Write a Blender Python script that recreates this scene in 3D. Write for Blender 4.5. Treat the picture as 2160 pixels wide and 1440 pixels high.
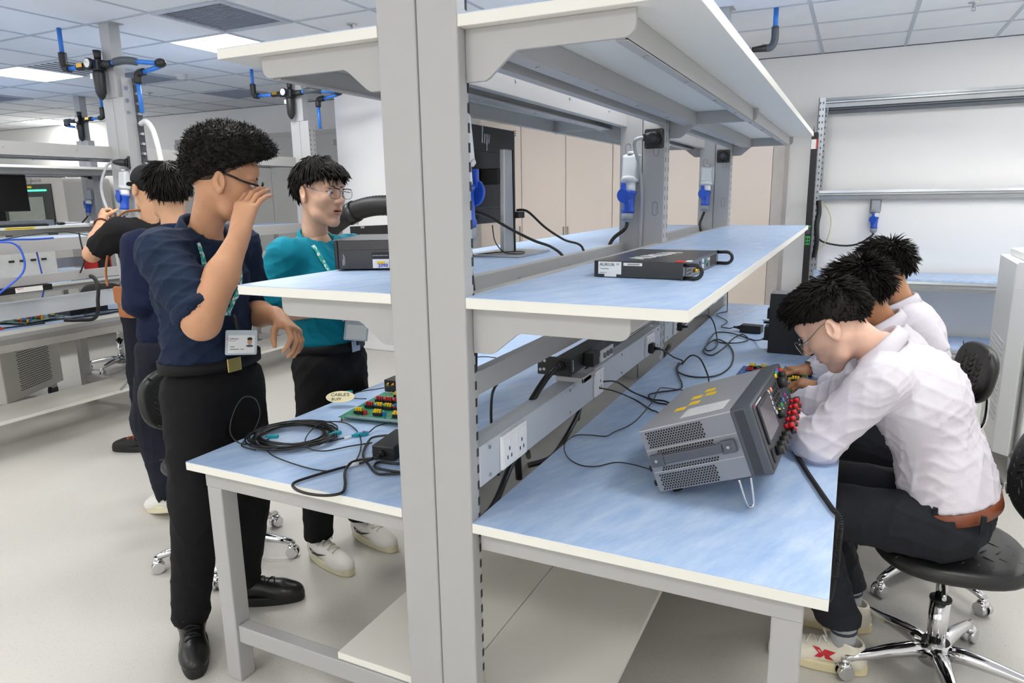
import bpy, math, random
import numpy as np
from mathutils import Vector, Matrix, Euler
random.seed(7); np.random.seed(7)
PI = math.pi
for _o in list(bpy.data.objects): bpy.data.objects.remove(_o)
SC = bpy.context.scene
COL = SC.collection

# ------------------------------------------------------------------ camera
YAW, PITCH, ROLL, FPX = 0.4552, 0.2060, 0.01615, 1469.0
cam_d = bpy.data.cameras.new('camera'); cam = bpy.data.objects.new('camera', cam_d); COL.objects.link(cam)
cam_d.sensor_width = 36; cam_d.lens = FPX / 2160 * 36; cam_d.clip_start = .05
_f = Vector((-math.sin(YAW) * math.cos(PITCH), math.cos(YAW) * math.cos(PITCH), -math.sin(PITCH)))
_r = Vector((math.cos(YAW), math.sin(YAW), 0)); _d = _f.cross(_r)
_r2 = math.cos(ROLL) * _r + math.sin(ROLL) * _d; _d2 = -math.sin(ROLL) * _r + math.cos(ROLL) * _d
cam.matrix_world = Matrix(((_r2.x, -_d2.x, -_f.x, .885), (_r2.y, -_d2.y, -_f.y, -1.3605), (_r2.z, -_d2.z, -_f.z, 1.5267), (0, 0, 0, 1)))
SC.camera = cam

# ------------------------------------------------------------------ world, exposure
W = bpy.data.worlds.new('world'); SC.world = W; W.use_nodes = True
W.node_tree.nodes['Background'].inputs[0].default_value = (1, .985, .96, 1)
W.node_tree.nodes['Background'].inputs[1].default_value = 2.0
SC.view_settings.view_transform = 'Standard'; SC.view_settings.look = 'None'
SC.view_settings.exposure = 0.1; SC.view_settings.gamma = 1; SC.view_settings.use_curve_mapping = False
LED_STRENGTH = 18.5
SC.cycles.diffuse_bounces = 5; SC.cycles.max_bounces = 10; SC.cycles.caustics_reflective = False; SC.cycles.caustics_refractive = False
CEIL = 2.70; BACK = 5.65; TX, TY, TX0, TY0 = .628, .622, .523, 1.91

# ------------------------------------------------------------------ materials
def lin(c):
    return tuple(((v / 255) / 12.92 if v / 255 <= .04045 else ((v / 255 + .055) / 1.055) ** 2.4) for v in c)
_M = {}
def M(name, col=None, rough=.5, metal=0, var=.05, scale=12, bump=0, bscale=None, spec=.5, emit=0, stretch=(1, 1, 1), coat=0, sheen=0, alpha=1, trans=0):
    if name in _M: return _M[name]
    m = bpy.data.materials.new(name); m.use_nodes = True
    nt = m.node_tree; b = nt.nodes['Principled BSDF']; L = nt.links
    c = lin(col)
    b.inputs['Roughness'].default_value = rough; b.inputs['Metallic'].default_value = metal
    b.inputs['Specular IOR Level'].default_value = spec
    if coat: b.inputs['Coat Weight'].default_value = coat; b.inputs['Coat Roughness'].default_value = .1
    if sheen: b.inputs['Sheen Weight'].default_value = sheen
    if trans: b.inputs['Transmission Weight'].default_value = trans; b.inputs['IOR'].default_value = 1.1
    if alpha < 1: b.inputs['Alpha'].default_value = alpha
    tc = nt.nodes.new('ShaderNodeTexCoord'); mp = nt.nodes.new('ShaderNodeMapping'); mp.inputs['Scale'].default_value = stretch
    L.new(tc.outputs['Object'], mp.inputs['Vector'])
    n = nt.nodes.new('ShaderNodeTexNoise'); n.inputs['Scale'].default_value = scale; n.inputs['Detail'].default_value = 3
    L.new(mp.outputs[0], n.inputs['Vector'])
    r = nt.nodes.new('ShaderNodeValToRGB'); L.new(n.outputs['Fac'], r.inputs['Fac'])
    r.color_ramp.elements[0].position = .3; r.color_ramp.elements[1].position = .7
    r.color_ramp.elements[0].color = (*[v * (1 - var) for v in c], 1); r.color_ramp.elements[1].color = (*[min(1, v * (1 + var)) for v in c], 1)
    L.new(r.outputs[0], b.inputs['Base Color'])
    if emit:
        L.new(r.outputs[0], b.inputs['Emission Color']); b.inputs['Emission Strength'].default_value = emit
    if bump:
        n2 = nt.nodes.new('ShaderNodeTexNoise'); n2.inputs['Scale'].default_value = bscale or scale * 4; n2.inputs['Detail'].default_value = 4
        L.new(mp.outputs[0], n2.inputs['Vector'])
        bp = nt.nodes.new('ShaderNodeBump'); bp.inputs['Strength'].default_value = bump; bp.inputs['Distance'].default_value = .01
        L.new(n2.outputs['Fac'], bp.inputs['Height']); L.new(bp.outputs[0], b.inputs['Normal'])
    _M[name] = m; return m

def m_floor():
    m = M('vinyl_floor', (197, 194, 188), rough=.42, var=.015, scale=2.0)
    nt = m.node_tree; L = nt.links; b = nt.nodes['Principled BSDF']; base = b.inputs['Base Color'].links[0].from_socket
    v = nt.nodes.new('ShaderNodeTexVoronoi'); v.inputs['Scale'].default_value = 95
    tc = [n for n in nt.nodes if n.type == 'TEX_COORD'][0]; L.new(tc.outputs['Object'], v.inputs['Vector'])
    r = nt.nodes.new('ShaderNodeValToRGB'); L.new(v.outputs['Distance'], r.inputs['Fac'])
    r.color_ramp.elements[0].position = .10; r.color_ramp.elements[0].color = (1, 1, 1, 1)
    r.color_ramp.elements[1].position = .22; r.color_ramp.elements[1].color = (0, 0, 0, 1)
    v2 = nt.nodes.new('ShaderNodeTexNoise'); v2.inputs['Scale'].default_value = 60; L.new(tc.outputs['Object'], v2.inputs['Vector'])
    mu = nt.nodes.new('ShaderNodeMath'); mu.operation = 'MULTIPLY'; L.new(r.outputs[0], mu.inputs[0]); L.new(v2.outputs['Fac'], mu.inputs[1])
    mx = nt.nodes.new('ShaderNodeMix'); mx.data_type = 'RGBA'; L.new(mu.outputs[0], mx.inputs[0])
    L.new(base, mx.inputs[6]); mx.inputs[7].default_value = (*lin((140, 138, 134)), 1)
    L.new(mx.outputs[2], b.inputs['Base Color']); return m

def m_worktop():
    if 'blue_worktop' in _M: return _M['blue_worktop']
    m = M('blue_worktop', (150, 183, 224), rough=.36, var=.16, scale=7, stretch=(4.2, 1.0, 1), spec=.5)
    nt = m.node_tree; L = nt.links
    mp = [n for n in nt.nodes if n.type == 'MAPPING'][0]; mp0 = nt.nodes.new('ShaderNodeMapping'); mp0.inputs['Rotation'].default_value = (0, 0, .38)
    tc = [n for n in nt.nodes if n.type == 'TEX_COORD'][0]; L.new(tc.outputs['Object'], mp0.inputs['Vector']); L.new(mp0.outputs[0], mp.inputs['Vector'])
    n = [n for n in nt.nodes if n.type == 'TEX_NOISE'][0]; n.inputs['Detail'].default_value = 8; n.inputs['Roughness'].default_value = .68
    r = [n for n in nt.nodes if n.type == 'VALTORGB'][0]
    r.color_ramp.elements[0].color = (*lin((148, 181, 226)), 1); r.color_ramp.elements[1].color = (*lin((204, 222, 246)), 1)
    r.color_ramp.elements[0].position = .25; r.color_ramp.elements[1].position = .78
    return m

GREY = lambda: M('grey_powder_coat', (172, 172, 172), rough=.45, var=.012, scale=3)
WHITE = lambda: M('white_laminate', (230, 229, 222), rough=.45, var=.01, scale=3)
BLACK = lambda: M('black_plastic', (22, 22, 24), rough=.45, var=.08, scale=20)
CABLE = lambda: M('black_cable', (20, 20, 22), rough=.38, var=.08, scale=30)
CHROME = lambda: M('polished_chrome', (214, 214, 216), rough=.09, metal=1, var=.02)
STEEL = lambda: M('galvanised_steel', (176, 180, 184), rough=.3, metal=.8, var=.05, scale=9)
PAPER = lambda: M('white_sticker', (232, 232, 230), rough=.6, var=.02)
INK = lambda: M('black_ink', (35, 35, 38), rough=.6, var=.02)
BLUEP = lambda: M('blue_plug_plastic', (32, 82, 190), rough=.4, var=.05)
DKGREY = lambda: M('dark_grey_plastic', (70, 74, 82), rough=.5, var=.05)

# ------------------------------------------------------------------ mesh builder
class MB:
    def __init__(s): s.v = []; s.f = []; s.s = []; s.m = []
    def add(s, vs, fs, smooth=False, mi=0):
        o = len(s.v); s.v.extend(vs)
        for f in fs: s.f.append(tuple(i + o for i in f)); s.s.append(smooth); s.m.append(mi)
        return s
    def box(s, x0, y0, z0, x1, y1, z1, mi=0):
        if x0 > x1: x0, x1 = x1, x0
        if y0 > y1: y0, y1 = y1, y0
        if z0 > z1: z0, z1 = z1, z0
        return s.add([(x0, y0, z0), (x1, y0, z0), (x1, y1, z0), (x0, y1, z0), (x0, y0, z1), (x1, y0, z1), (x1, y1, z1), (x0, y1, z1)],
                     [(0, 3, 2, 1), (4, 5, 6, 7), (0, 1, 5, 4), (1, 2, 6, 5), (2, 3, 7, 6), (3, 0, 4, 7)], mi=mi)
    def obox(s, c, size, mat, mi=0):
        h = [v / 2 for v in size]; c = Vector(c)
        vs = [tuple(c + mat @ Vector((sx * h[0], sy * h[1], sz * h[2]))) for sz in (-1, 1) for sx, sy in ((-1, -1), (1, -1), (1, 1), (-1, 1))]
        return s.add(vs, [(0, 3, 2, 1), (4, 5, 6, 7), (0, 1, 5, 4), (1, 2, 6, 5), (2, 3, 7, 6), (3, 0, 4, 7)], mi=mi)
    def bar(s, p, q, w, h, mi=0, up=(0, 0, 1)):
        p, q = Vector(p), Vector(q); d = (q - p); l = d.length; d.normalize(); u = Vector(up)
        if abs(d.dot(u)) > .99: u = Vector((0, 1, 0))
        x = d.cross(u).normalized(); z = x.cross(d)
        m = Matrix((x, d, z)).transposed()
        return s.obox((p + q) / 2, (w, l, h), m, mi)
    def prism(s, poly, axis, lo, hi, mi=0, smooth=False):
        n = len(poly)
        def P(a, b, t): return {'x': (t, a, b), 'y': (a, t, b), 'z': (a, b, t)}[axis]
        vs = [P(a, b, lo) for a, b in poly] + [P(a, b, hi) for a, b in poly]
        area = sum(poly[i][0] * poly[(i + 1) % n][1] - poly[(i + 1) % n][0] * poly[i][1] for i in range(n))
        flip = (area > 0) == (axis == 'y')
        b, t = tuple(range(n)), tuple(range(n, 2 * n)); caps = [b[::-1], t]; side = [(i, (i + 1) % n, (i + 1) % n + n, i + n) for i in range(n)]
        if flip: caps = [b, t[::-1]]; side = [f[::-1] for f in side]
        s.add(vs, caps + side, smooth=False, mi=mi)
        if smooth:
            for k in range(n): s.s[-1 - k] = True
        return s
    def cyl(s, p, q, r, r2=None, n=14, cap=True, mi=0):
        return s.tube([p, q], [r, r if r2 is None else r2], n, cap=cap, mi=mi)
    def tube(s, pts, r, n=8, cap=True, mi=0, closed=False, squash=None):
        pts = [Vector(p) for p in pts]; k = len(pts)
        rs = list(r) if hasattr(r, '__len__') else [r] * k
        vs = []; prev = None
        for i, p in enumerate(pts):
            if closed: t = pts[(i + 1) % k] - pts[i - 1]
            else: t = pts[min(i + 1, k - 1)] - pts[max(i - 1, 0)]
            if t.length < 1e-9: t = Vector((0, 0, 1))
            t.normalize()
            if prev is None:
                a = Vector((0, 0, 1)) if abs(t.z) < .9 else Vector((1, 0, 0)); x = t.cross(a).normalized()
            else:
                x = prev - t * prev.dot(t)
                if x.length < 1e-6: x = t.orthogonal()
                x.normalize()
            prev = x; y = t.cross(x)
            sq = squash or 1
            for j in range(n):
                a = 2 * PI * j / n; vs.append(tuple(p + (x * math.cos(a) + y * math.sin(a) * sq) * rs[i]))
        fs = []
        for i in range(k if closed else k - 1):
            i2 = (i + 1) % k
            for j in range(n): fs.append((i * n + j, i * n + (j + 1) % n, i2 * n + (j + 1) % n, i2 * n + j))
        s.add(vs, fs, smooth=True, mi=mi)
        if cap and not closed:
            o = len(s.v) - len(vs)
            s.f.append(tuple(o + j for j in range(n))[::-1]); s.s.append(False); s.m.append(mi)
            s.f.append(tuple(o + (k - 1) * n + j for j in range(n))); s.s.append(False); s.m.append(mi)
        return s
    def lathe(s, prof, c=(0, 0, 0), axis=(0, 0, 1), n=20, mi=0):
        ax = Vector(axis).normalized(); c = Vector(c)
        return s.tube([c + ax * h for r, h in prof], [max(r, 1e-5) for r, h in prof], n, mi=mi) if True else s
    def ell(s, c, r, n=14, m=9, rot=None, mi=0):
        vs = []; c = Vector(c)
        for i in range(1, m):
            th = PI * i / m
            for j in range(n):
                ph = 2 * PI * j / n
                v = Vector((r[0] * math.sin(th) * math.cos(ph), r[1] * math.sin(th) * math.sin(ph), r[2] * math.cos(th)))
                vs.append(tuple(c + (rot @ v if rot else v)))
        top = Vector((0, 0, r[2])); 
        vs.append(tuple(c + (rot @ top if rot else top))); vs.append(tuple(c - (rot @ top if rot else top)))
        fs = []
        for i in range(m - 2):
            for j in range(n): fs.append((i * n + j, (i + 1) * n + j, (i + 1) * n + (j + 1) % n, i * n + (j + 1) % n))
        a, b = len(vs) - 2, len(vs) - 1
        for j in range(n): fs.append((a, j, (j + 1) % n)); fs.append((b, (m - 2) * n + (j + 1) % n, (m - 2) * n + j))
        return s.add(vs, fs, smooth=True, mi=mi)
    def xf(s, mat, start=0):
        for i in range(start, len(s.v)): s.v[i] = tuple(mat @ Vector(s.v[i]))
        return s
    def mesh(s, name, mats):
        me = bpy.data.meshes.new(name); me.from_pydata([tuple(v) for v in s.v], [], s.f)
        for m in (mats if isinstance(mats, (list, tuple)) else [mats]): me.materials.append(m)
        me.polygons.foreach_set('use_smooth', s.s)
        me.polygons.foreach_set('material_index', s.m); me.update()
        return me

def thing(name, label, cat, loc=(0, 0, 0), group=None, rz=0, kind=None):
    o = bpy.data.objects.new(name, None); COL.objects.link(o); o.empty_display_size = .05
    o.location = loc; o.rotation_euler = (0, 0, rz); tag(o, label, cat, group, kind); return o
def tag(o, label=None, cat=None, group=None, kind=None):
    if label: o['label'] = label
    if cat: o['category'] = cat
    if group: o['group'] = group
    if kind: o['kind'] = kind
    return o
def basis(o):
    return Matrix.Translation(o.location) @ o.rotation_euler.to_matrix().to_4x4()
def world_of(o):
    m = Matrix.Identity(4)
    while o is not None:
        m = (o.matrix_parent_inverse @ basis(o) if o.parent else basis(o)) @ m
        o = o.parent
    return m
def part(name, mb, mats, parent=None, label=None, bevel=0, kind=None, local=False, seg=2):
    me = mb if isinstance(mb, bpy.types.Mesh) else mb.mesh(name, mats)
    o = bpy.data.objects.new(name, me); COL.objects.link(o)
    if parent is not None:
        o.parent = parent
        if not local: o.matrix_parent_inverse = world_of(parent).inverted()
    if bevel:
        b = o.modifiers.new('bevel', 'BEVEL'); b.width = bevel; b.segments = seg; b.limit_method = 'ANGLE'; b.angle_limit = .6
    if label: o['label'] = label
    if kind: o['kind'] = kind
    return o
def single(name, mb, mats, label, cat, group=None, bevel=0, loc=None):
    o = part(name, mb, mats, bevel=bevel); tag(o, label, cat, group); return o
def copy_tree(o, parent=None):
    c = o.copy(); COL.objects.link(c)
    if parent is not None: c.parent = parent
    for ch in list(o.children): copy_tree(ch, c)
    return c
def struct(name, mb, mats, parent=None, bevel=0, label=None):
    o = part(name, mb, mats, parent, bevel=bevel)
    if parent is None: o['kind'] = 'structure'
    if label: o['label'] = label
    return o
def smooth_path(pts, sub=6, closed=False):
    P = [np.array(p, float) for p in pts]; n = len(P); out = []
    rng = range(n if closed else n - 1)
    for i in rng:
        g = lambda k: P[k % n] if closed else P[min(max(k, 0), n - 1)]
        p0, p1, p2, p3 = g(i - 1), g(i), g(i + 1), g(i + 2)
        for t in np.arange(sub) / sub:
            out.append(tuple(.5 * (2 * p1 + (p2 - p0) * t + (2 * p0 - 5 * p1 + 4 * p2 - p3) * t * t + (3 * p1 - p0 - 3 * p2 + p3) * t ** 3)))
    if not closed: out.append(tuple(P[-1]))
    return out
def cable(label, pts, r=.0032, name='cable', mat=None, group=None, sub=6, cat='cable', n=7):
    return single(name, MB().tube(smooth_path(pts, sub), r, n), mat or CABLE(), label, cat, group)
def text(s, size, org, xd, yd, mat, parent, name='lettering', depth=.0004, align='LEFT', label=None, shear=0, bold=0):
    cu = bpy.data.curves.new('t', 'FONT'); cu.body = s; cu.size = size; cu.extrude = depth; cu.align_x = align; cu.resolution_u = 2; cu.shear = shear; cu.offset = bold
    t = bpy.data.objects.new('t', cu); COL.objects.link(t)
    dg = bpy.context.evaluated_depsgraph_get(); me = bpy.data.meshes.new_from_object(t.evaluated_get(dg))
    bpy.data.objects.remove(t); bpy.data.curves.remove(cu)
    x = Vector(xd).normalized(); y = Vector(yd).normalized(); z = x.cross(y)
    m = Matrix((x, y, z)).transposed().to_4x4(); m.translation = Vector(org)
    me.transform(m); me.materials.clear(); me.materials.append(mat)
    return part(name, me, None, parent, label=label)
def rot(ax, deg): return Matrix.Rotation(math.radians(deg), 3, ax)
# ------------------------------------------------------------------ the room
XL, XR, YN = -13.0, 3.4, -3.6
struct('floor', MB().box(XL, YN, -.05, XR, BACK, 0), m_floor())
wallm = M('white_wall_paint', (243, 243, 243), rough=.7, var=.008, scale=1.5)
struct('wall_back', MB().box(XL, BACK, 0, XR, BACK + .1, CEIL + .12), wallm)
struct('wall_right', MB().box(XR, YN, 0, XR + .1, BACK + .1, CEIL + .12), wallm)
struct('wall_left', MB().box(XL - .1, YN, 0, XL, BACK + .1, CEIL + .12), wallm)
# window wall added behind the photographer, unseen, so daylight fills the room
WX = [(-12.4 + k * 3.15, -12.4 + k * 3.15 + 2.75) for k in range(5)]
wf = MB().box(XL - .1, YN - .1, 0, XR + .1, YN, .85).box(XL - .1, YN - .1, 2.55, XR + .1, YN, CEIL + .12)
_xs = [XL - .1] + [v for p in WX for v in p] + [XR + .1]
for k in range(0, len(_xs), 2): wf.box(_xs[k], YN - .1, .85, _xs[k + 1], YN, 2.55)
struct('wall_front', wf, wallm)
pane_m = bpy.data.materials.new('window_glass'); pane_m.use_nodes = True
_nt = pane_m.node_tree; _nt.nodes.clear(); _o = _nt.nodes.new('ShaderNodeOutputMaterial'); _mx = _nt.nodes.new('ShaderNodeMixShader'); _mx.inputs[0].default_value = .06
_t = _nt.nodes.new('ShaderNodeBsdfTransparent'); _g = _nt.nodes.new('ShaderNodeBsdfGlossy'); _g.inputs['Roughness'].default_value = .02
_nt.links.new(_t.outputs[0], _mx.inputs[1]); _nt.links.new(_g.outputs[0], _mx.inputs[2]); _nt.links.new(_mx.outputs[0], _o.inputs[0])
for k, (a, b) in enumerate(WX):
    fr = MB().box(a, YN - .08, .85, b, YN - .02, .9).box(a, YN - .08, 2.5, b, YN - .02, 2.55)
    for x in (a, (a + b) / 2 - .025, b - .05): fr.box(x, YN - .08, .9, x + .05, YN - .02, 2.5)
    w_ = struct('window_%d' % (k + 1), fr, M('window_frame', (225, 225, 225), rough=.4))  # windows added out of view as a daylight source
    for x0_, x1_ in ((a + .05, (a + b) / 2 - .025), ((a + b) / 2 + .025, b - .05)): struct('pane', MB().box(x0_, YN - .053, .9, x1_, YN - .047, 2.5), pane_m, w_)
struct('baseboard_back', MB().box(XL, BACK - .012, 0, XR, BACK, .09), M('grey_skirting', (170, 172, 172), rough=.6))
# white structural pillar beyond the middle of the room
struct('wall_pillar', MB().box(-3.78, 4.3, 0, -2.75, 4.75, CEIL), M('white_panel', (238, 238, 240), rough=.55, var=.006, scale=1), bevel=.01)
tilem = M('ceiling_tile', (240, 243, 248), rough=.85, var=.015, scale=5, bump=.05, bscale=220)
gridm = M('ceiling_grid_paint', (190, 198, 208), rough=.6, var=.01)
ceil = struct('ceiling', MB().box(XL, YN, CEIL + .03, XR, BACK, CEIL + .1), tilem)
def cellx(i): return TX0 + TX * i
def celly(j): return TY0 + TY * j
lights, grilles, slots_ = set(), set(), set()
for ix in (-15, -11, -7, -3, 1):
    for iy in (-7, -3, 1): lights.add((ix, iy))
lights |= {(-1, -1), (-5, -1), (3, 1), (3, 3)}  # extra unseen panels, added to brighten the bench and back right wall
lights.discard((-3, 1)); lights.add((-3, 0)); lights.discard((1, 1)); lights.add((1, 2))
lights.add((-17, 5))
grilles |= {(-6, 0), (-10, 2), (-14, 2), (-10, 4)}
slots_ |= {(-10, 1)}
tileme = MB().box(.008, .008, 0, TX - .008, TY - .008, .022).mesh('tile', tilem)
for i in range(-21, 5):
    for j in range(-1, 7):
        if (i, j) in lights or (i, j) in grilles or (i, j) in slots_: continue
        y1 = celly(j)
        if y1 + TY > BACK + .3: continue
        if cellx(i) < XL or cellx(i) + TX > XR: continue
        o = part('tile', tileme, None, ceil); o.location = (cellx(i), celly(j), CEIL)
near = MB()
near.box(XL, YN, CEIL, XR, celly(-1), CEIL + .02); struct('near_tiles', near, tilem, ceil)
for i in range(-21, 5):
    struct('grid_bar', MB().box(cellx(i) - .012, celly(-1), CEIL - .004, cellx(i) + .012, BACK, CEIL + .003), gridm, ceil)
for j in range(-1, 7):
    if celly(j) < BACK: struct('grid_bar', MB().box(XL, celly(j) - .012, CEIL - .005, XR, celly(j) + .012, CEIL + .003), gridm, ceil)
struct('wall_angle', MB().box(XL, BACK - .02, CEIL - .006, XR, BACK, CEIL + .003), gridm, ceil)

ledm = M('led_diffuser', (255, 253, 248), rough=.4, var=0, emit=LED_STRENGTH)
names = {(-7, 1): 'bright square ceiling light panel above the navy-shirted man', (-11, 1): 'bright square ceiling light panel at the left edge beside the slotted air vent',
         (-17, 5): 'small far ceiling light panel low at the left edge'}
for (i, j) in sorted(lights):
    cx, cy = cellx(i) + TX / 2, celly(j) + TY / 2
    lab = names.get((i, j), 'unseen square LED ceiling panel over the room outside the picture')
    t = thing('ceiling_light', lab, 'ceiling light', (cx, cy, CEIL), group='LED ceiling panels')
    zt = CEIL - .003
    part('diffuser', MB().box(cx - .292, cy - .29, zt, cx + .292, cy + .29, zt + .006), ledm, t)
    fr = MB()
    for a in (-1, 1):
        fr.box(cx + a * .292, cy - .306, zt - .004, cx + a * .309, cy + .306, zt + .012); fr.box(cx - .292, cy + a * .29, zt - .004, cx + .292, cy + a * .306, zt + .012)
    part('frame', fr, M('light_frame', (235, 238, 242), rough=.5), t)
gm = M('return_air_grille', (190, 198, 212), rough=.6, var=.03)
gl = {(-6, 0): 'large grey slatted return air grille above the bench shelf', (-10, 2): 'grey ceiling air grille behind the compressed air post',
      (-14, 2): 'dark grey air grille at the far left of the ceiling', (-10, 4): 'grey air grille above the curly-haired man'}
for (i, j) in sorted(grilles):
    x0, y0 = cellx(i), celly(j)
    t = thing('air_grille', gl[(i, j)], 'air vent', (x0, y0, CEIL), group='ceiling return grilles')
    part('backing', MB().box(x0 + .02, y0 + .02, CEIL + .015, x0 + TX - .02, y0 + TY - .02, CEIL + .02), M('grille_shadow', (168, 175, 188), rough=.8), t)
    fr = MB().box(x0 + .006, y0 + .006, CEIL - .012, x0 + .035, y0 + TY - .006, CEIL + .01).box(x0 + TX - .035, y0 + .006, CEIL - .012, x0 + TX - .006, y0 + TY - .006, CEIL + .01)
    fr.box(x0 + .035, y0 + .006, CEIL - .012, x0 + TX - .035, y0 + .035, CEIL + .01).box(x0 + .035, y0 + TY - .035, CEIL - .012, x0 + TX - .035, y0 + TY - .006, CEIL + .01)
    part('frame', fr, M('grille_frame', (196, 203, 214), rough=.5), t)
    sl = MB().obox((0, 0, 0), (TX - .07, .016, .0016), rot('X', 35)).mesh('slat', gm)
    for k in range(24):
        o = part('slat', sl, None, t); o.location = (x0 + TX / 2 , y0 + .045 + k * (TY - .09) / 23, CEIL + .002)
x0, y0 = cellx(-10), celly(1)
t = thing('slot_diffuser', 'white ceiling air diffuser with black slots behind the blue pipe', 'air vent', (x0, y0, CEIL))
part('plate', MB().box(x0 + .01, y0 + .01, CEIL - .004, x0 + TX - .01, y0 + TY - .01, CEIL + .01), M('diffuser_white', (214, 220, 228), rough=.5), t)
for k in range(6):
    part('slot', MB().box(x0 + .06 + k * .09, y0 + .05, CEIL - .006, x0 + .085 + k * .09, y0 + TY - .05, CEIL), M('slot_black', (52, 54, 58), rough=.7), t)
def sprinkler(x, y, lab):
    t = thing('fire_sprinkler', lab, 'sprinkler', (x, y, CEIL), group='pendent fire sprinklers')
    part('escutcheon', MB().lathe([(.036, 0), (.036, -.004), (.022, -.009), (.014, -.012)], (x, y, CEIL), n=18), CHROME(), t)
    part('head', MB().cyl((x, y, CEIL - .01), (x, y, CEIL - .035), .009, .006, 10).cyl((x, y, CEIL - .05), (x, y, CEIL - .052), .014, n=12)
         .tube([(x - .008, y, CEIL - .03), (x - .010, y, CEIL - .042), (x, y, CEIL - .05)], .002, 6).tube([(x + .008, y, CEIL - .03), (x + .010, y, CEIL - .042), (x, y, CEIL - .05)], .002, 6), STEEL(), t)
sprinkler(-2.33, 2.78, 'small fire sprinkler on the ceiling above the left upper shelf')
sprinkler(-6.2, 4.15, 'tiny fire sprinkler right of the compressed air post')
sprinkler(1.468, 4.3, 'fire sprinkler head at the top right of the picture')
t = thing('smoke_detector', 'round white smoke detector on the ceiling', 'smoke detector', (-4.956, 3.55, CEIL))
part('base', MB().lathe([(.052, 0), (.052, -.018)], (-4.956, 3.55, CEIL)), M('detector_white', (225, 226, 226)), t)
part('sensor_dome', MB().lathe([(.045, -.018), (.043, -.035), (.025, -.045), (0, -.046)], (-4.956, 3.55, CEIL)), M('detector_white', (225, 226, 226)), t)

# ------------------------------------------------------------------ cupboards along the back wall
def cupboard(x0, x1, col, lab, ndoor, name='tall_cupboard', h=2.29, yf=5.2, top=True):
    t = thing(name, lab, 'cupboard', ((x0 + x1) / 2, yf + .2, 0), group='tall cupboards on the back wall')
    m = M('cupboard_' + '_'.join(map(str, col)), col, rough=.5, var=.012, scale=2)
    part('carcass', MB().box(x0, yf + .02, 0, x1, BACK - .002, h), m, t)
    w = (x1 - x0) / ndoor
    for k in range(ndoor):
        a, b = x0 + k * w + .003, x0 + (k + 1) * w - .003
        d = part('door', MB().box(a, yf, .07, b, yf + .02, h - .06), m, t, bevel=.002)
        vx = b - .11 if k % 2 == 0 else a + .05
        vb = MB()
        for r in range(3):
            for c in range(3): vb.box(vx + c * .022, yf - .0012, h - .135 - r * .022, vx + c * .022 + .015, yf + .0005, h - .122 - r * .022)
        part('vent_slots', vb, M('vent_dark', (120, 112, 106), rough=.8), d)
        hx = b - .025 if k % 2 == 0 else a + .012
        part('handle', MB().box(hx, yf - .012, 1.0, hx + .012, yf - .0005, 1.22), M('handle_grey', (150, 148, 146), rough=.4, metal=.4), d, bevel=.002)
beige = (226, 214, 204)
cupboard(-.27 - .0, .208, beige, 'beige cupboard door unit at the right end beside the white wall', 1)
part('end_panel', MB().box(.209, 5.2, 0, .3, BACK - .002, 2.29), M('cupboard_end', (190, 184, 180), rough=.5), bpy.data.objects['tall_cupboard'])
cupboard(-1.23, -.271, beige, 'beige two-door cupboard behind the middle and far bench uprights', 2)
cupboard(-2.19, -1.231, beige, 'beige two-door cupboard right of the black monitor', 2)
cupboard(-2.67, -2.191, beige, 'beige cupboard hidden mostly behind the black monitor', 1)
cupboard(-5.0, -3.9, (168, 167, 165), 'grey cupboard just left of the white pillar', 2, h=2.31)
cupboard(-6.1, -5.01, (168, 167, 165), 'grey cupboard with a vent between the two standing men', 2, h=2.31)
cupboard(-7.2, -6.11, (168, 167, 165), 'grey cupboard behind the curly-haired man', 2, h=2.31)
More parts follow.
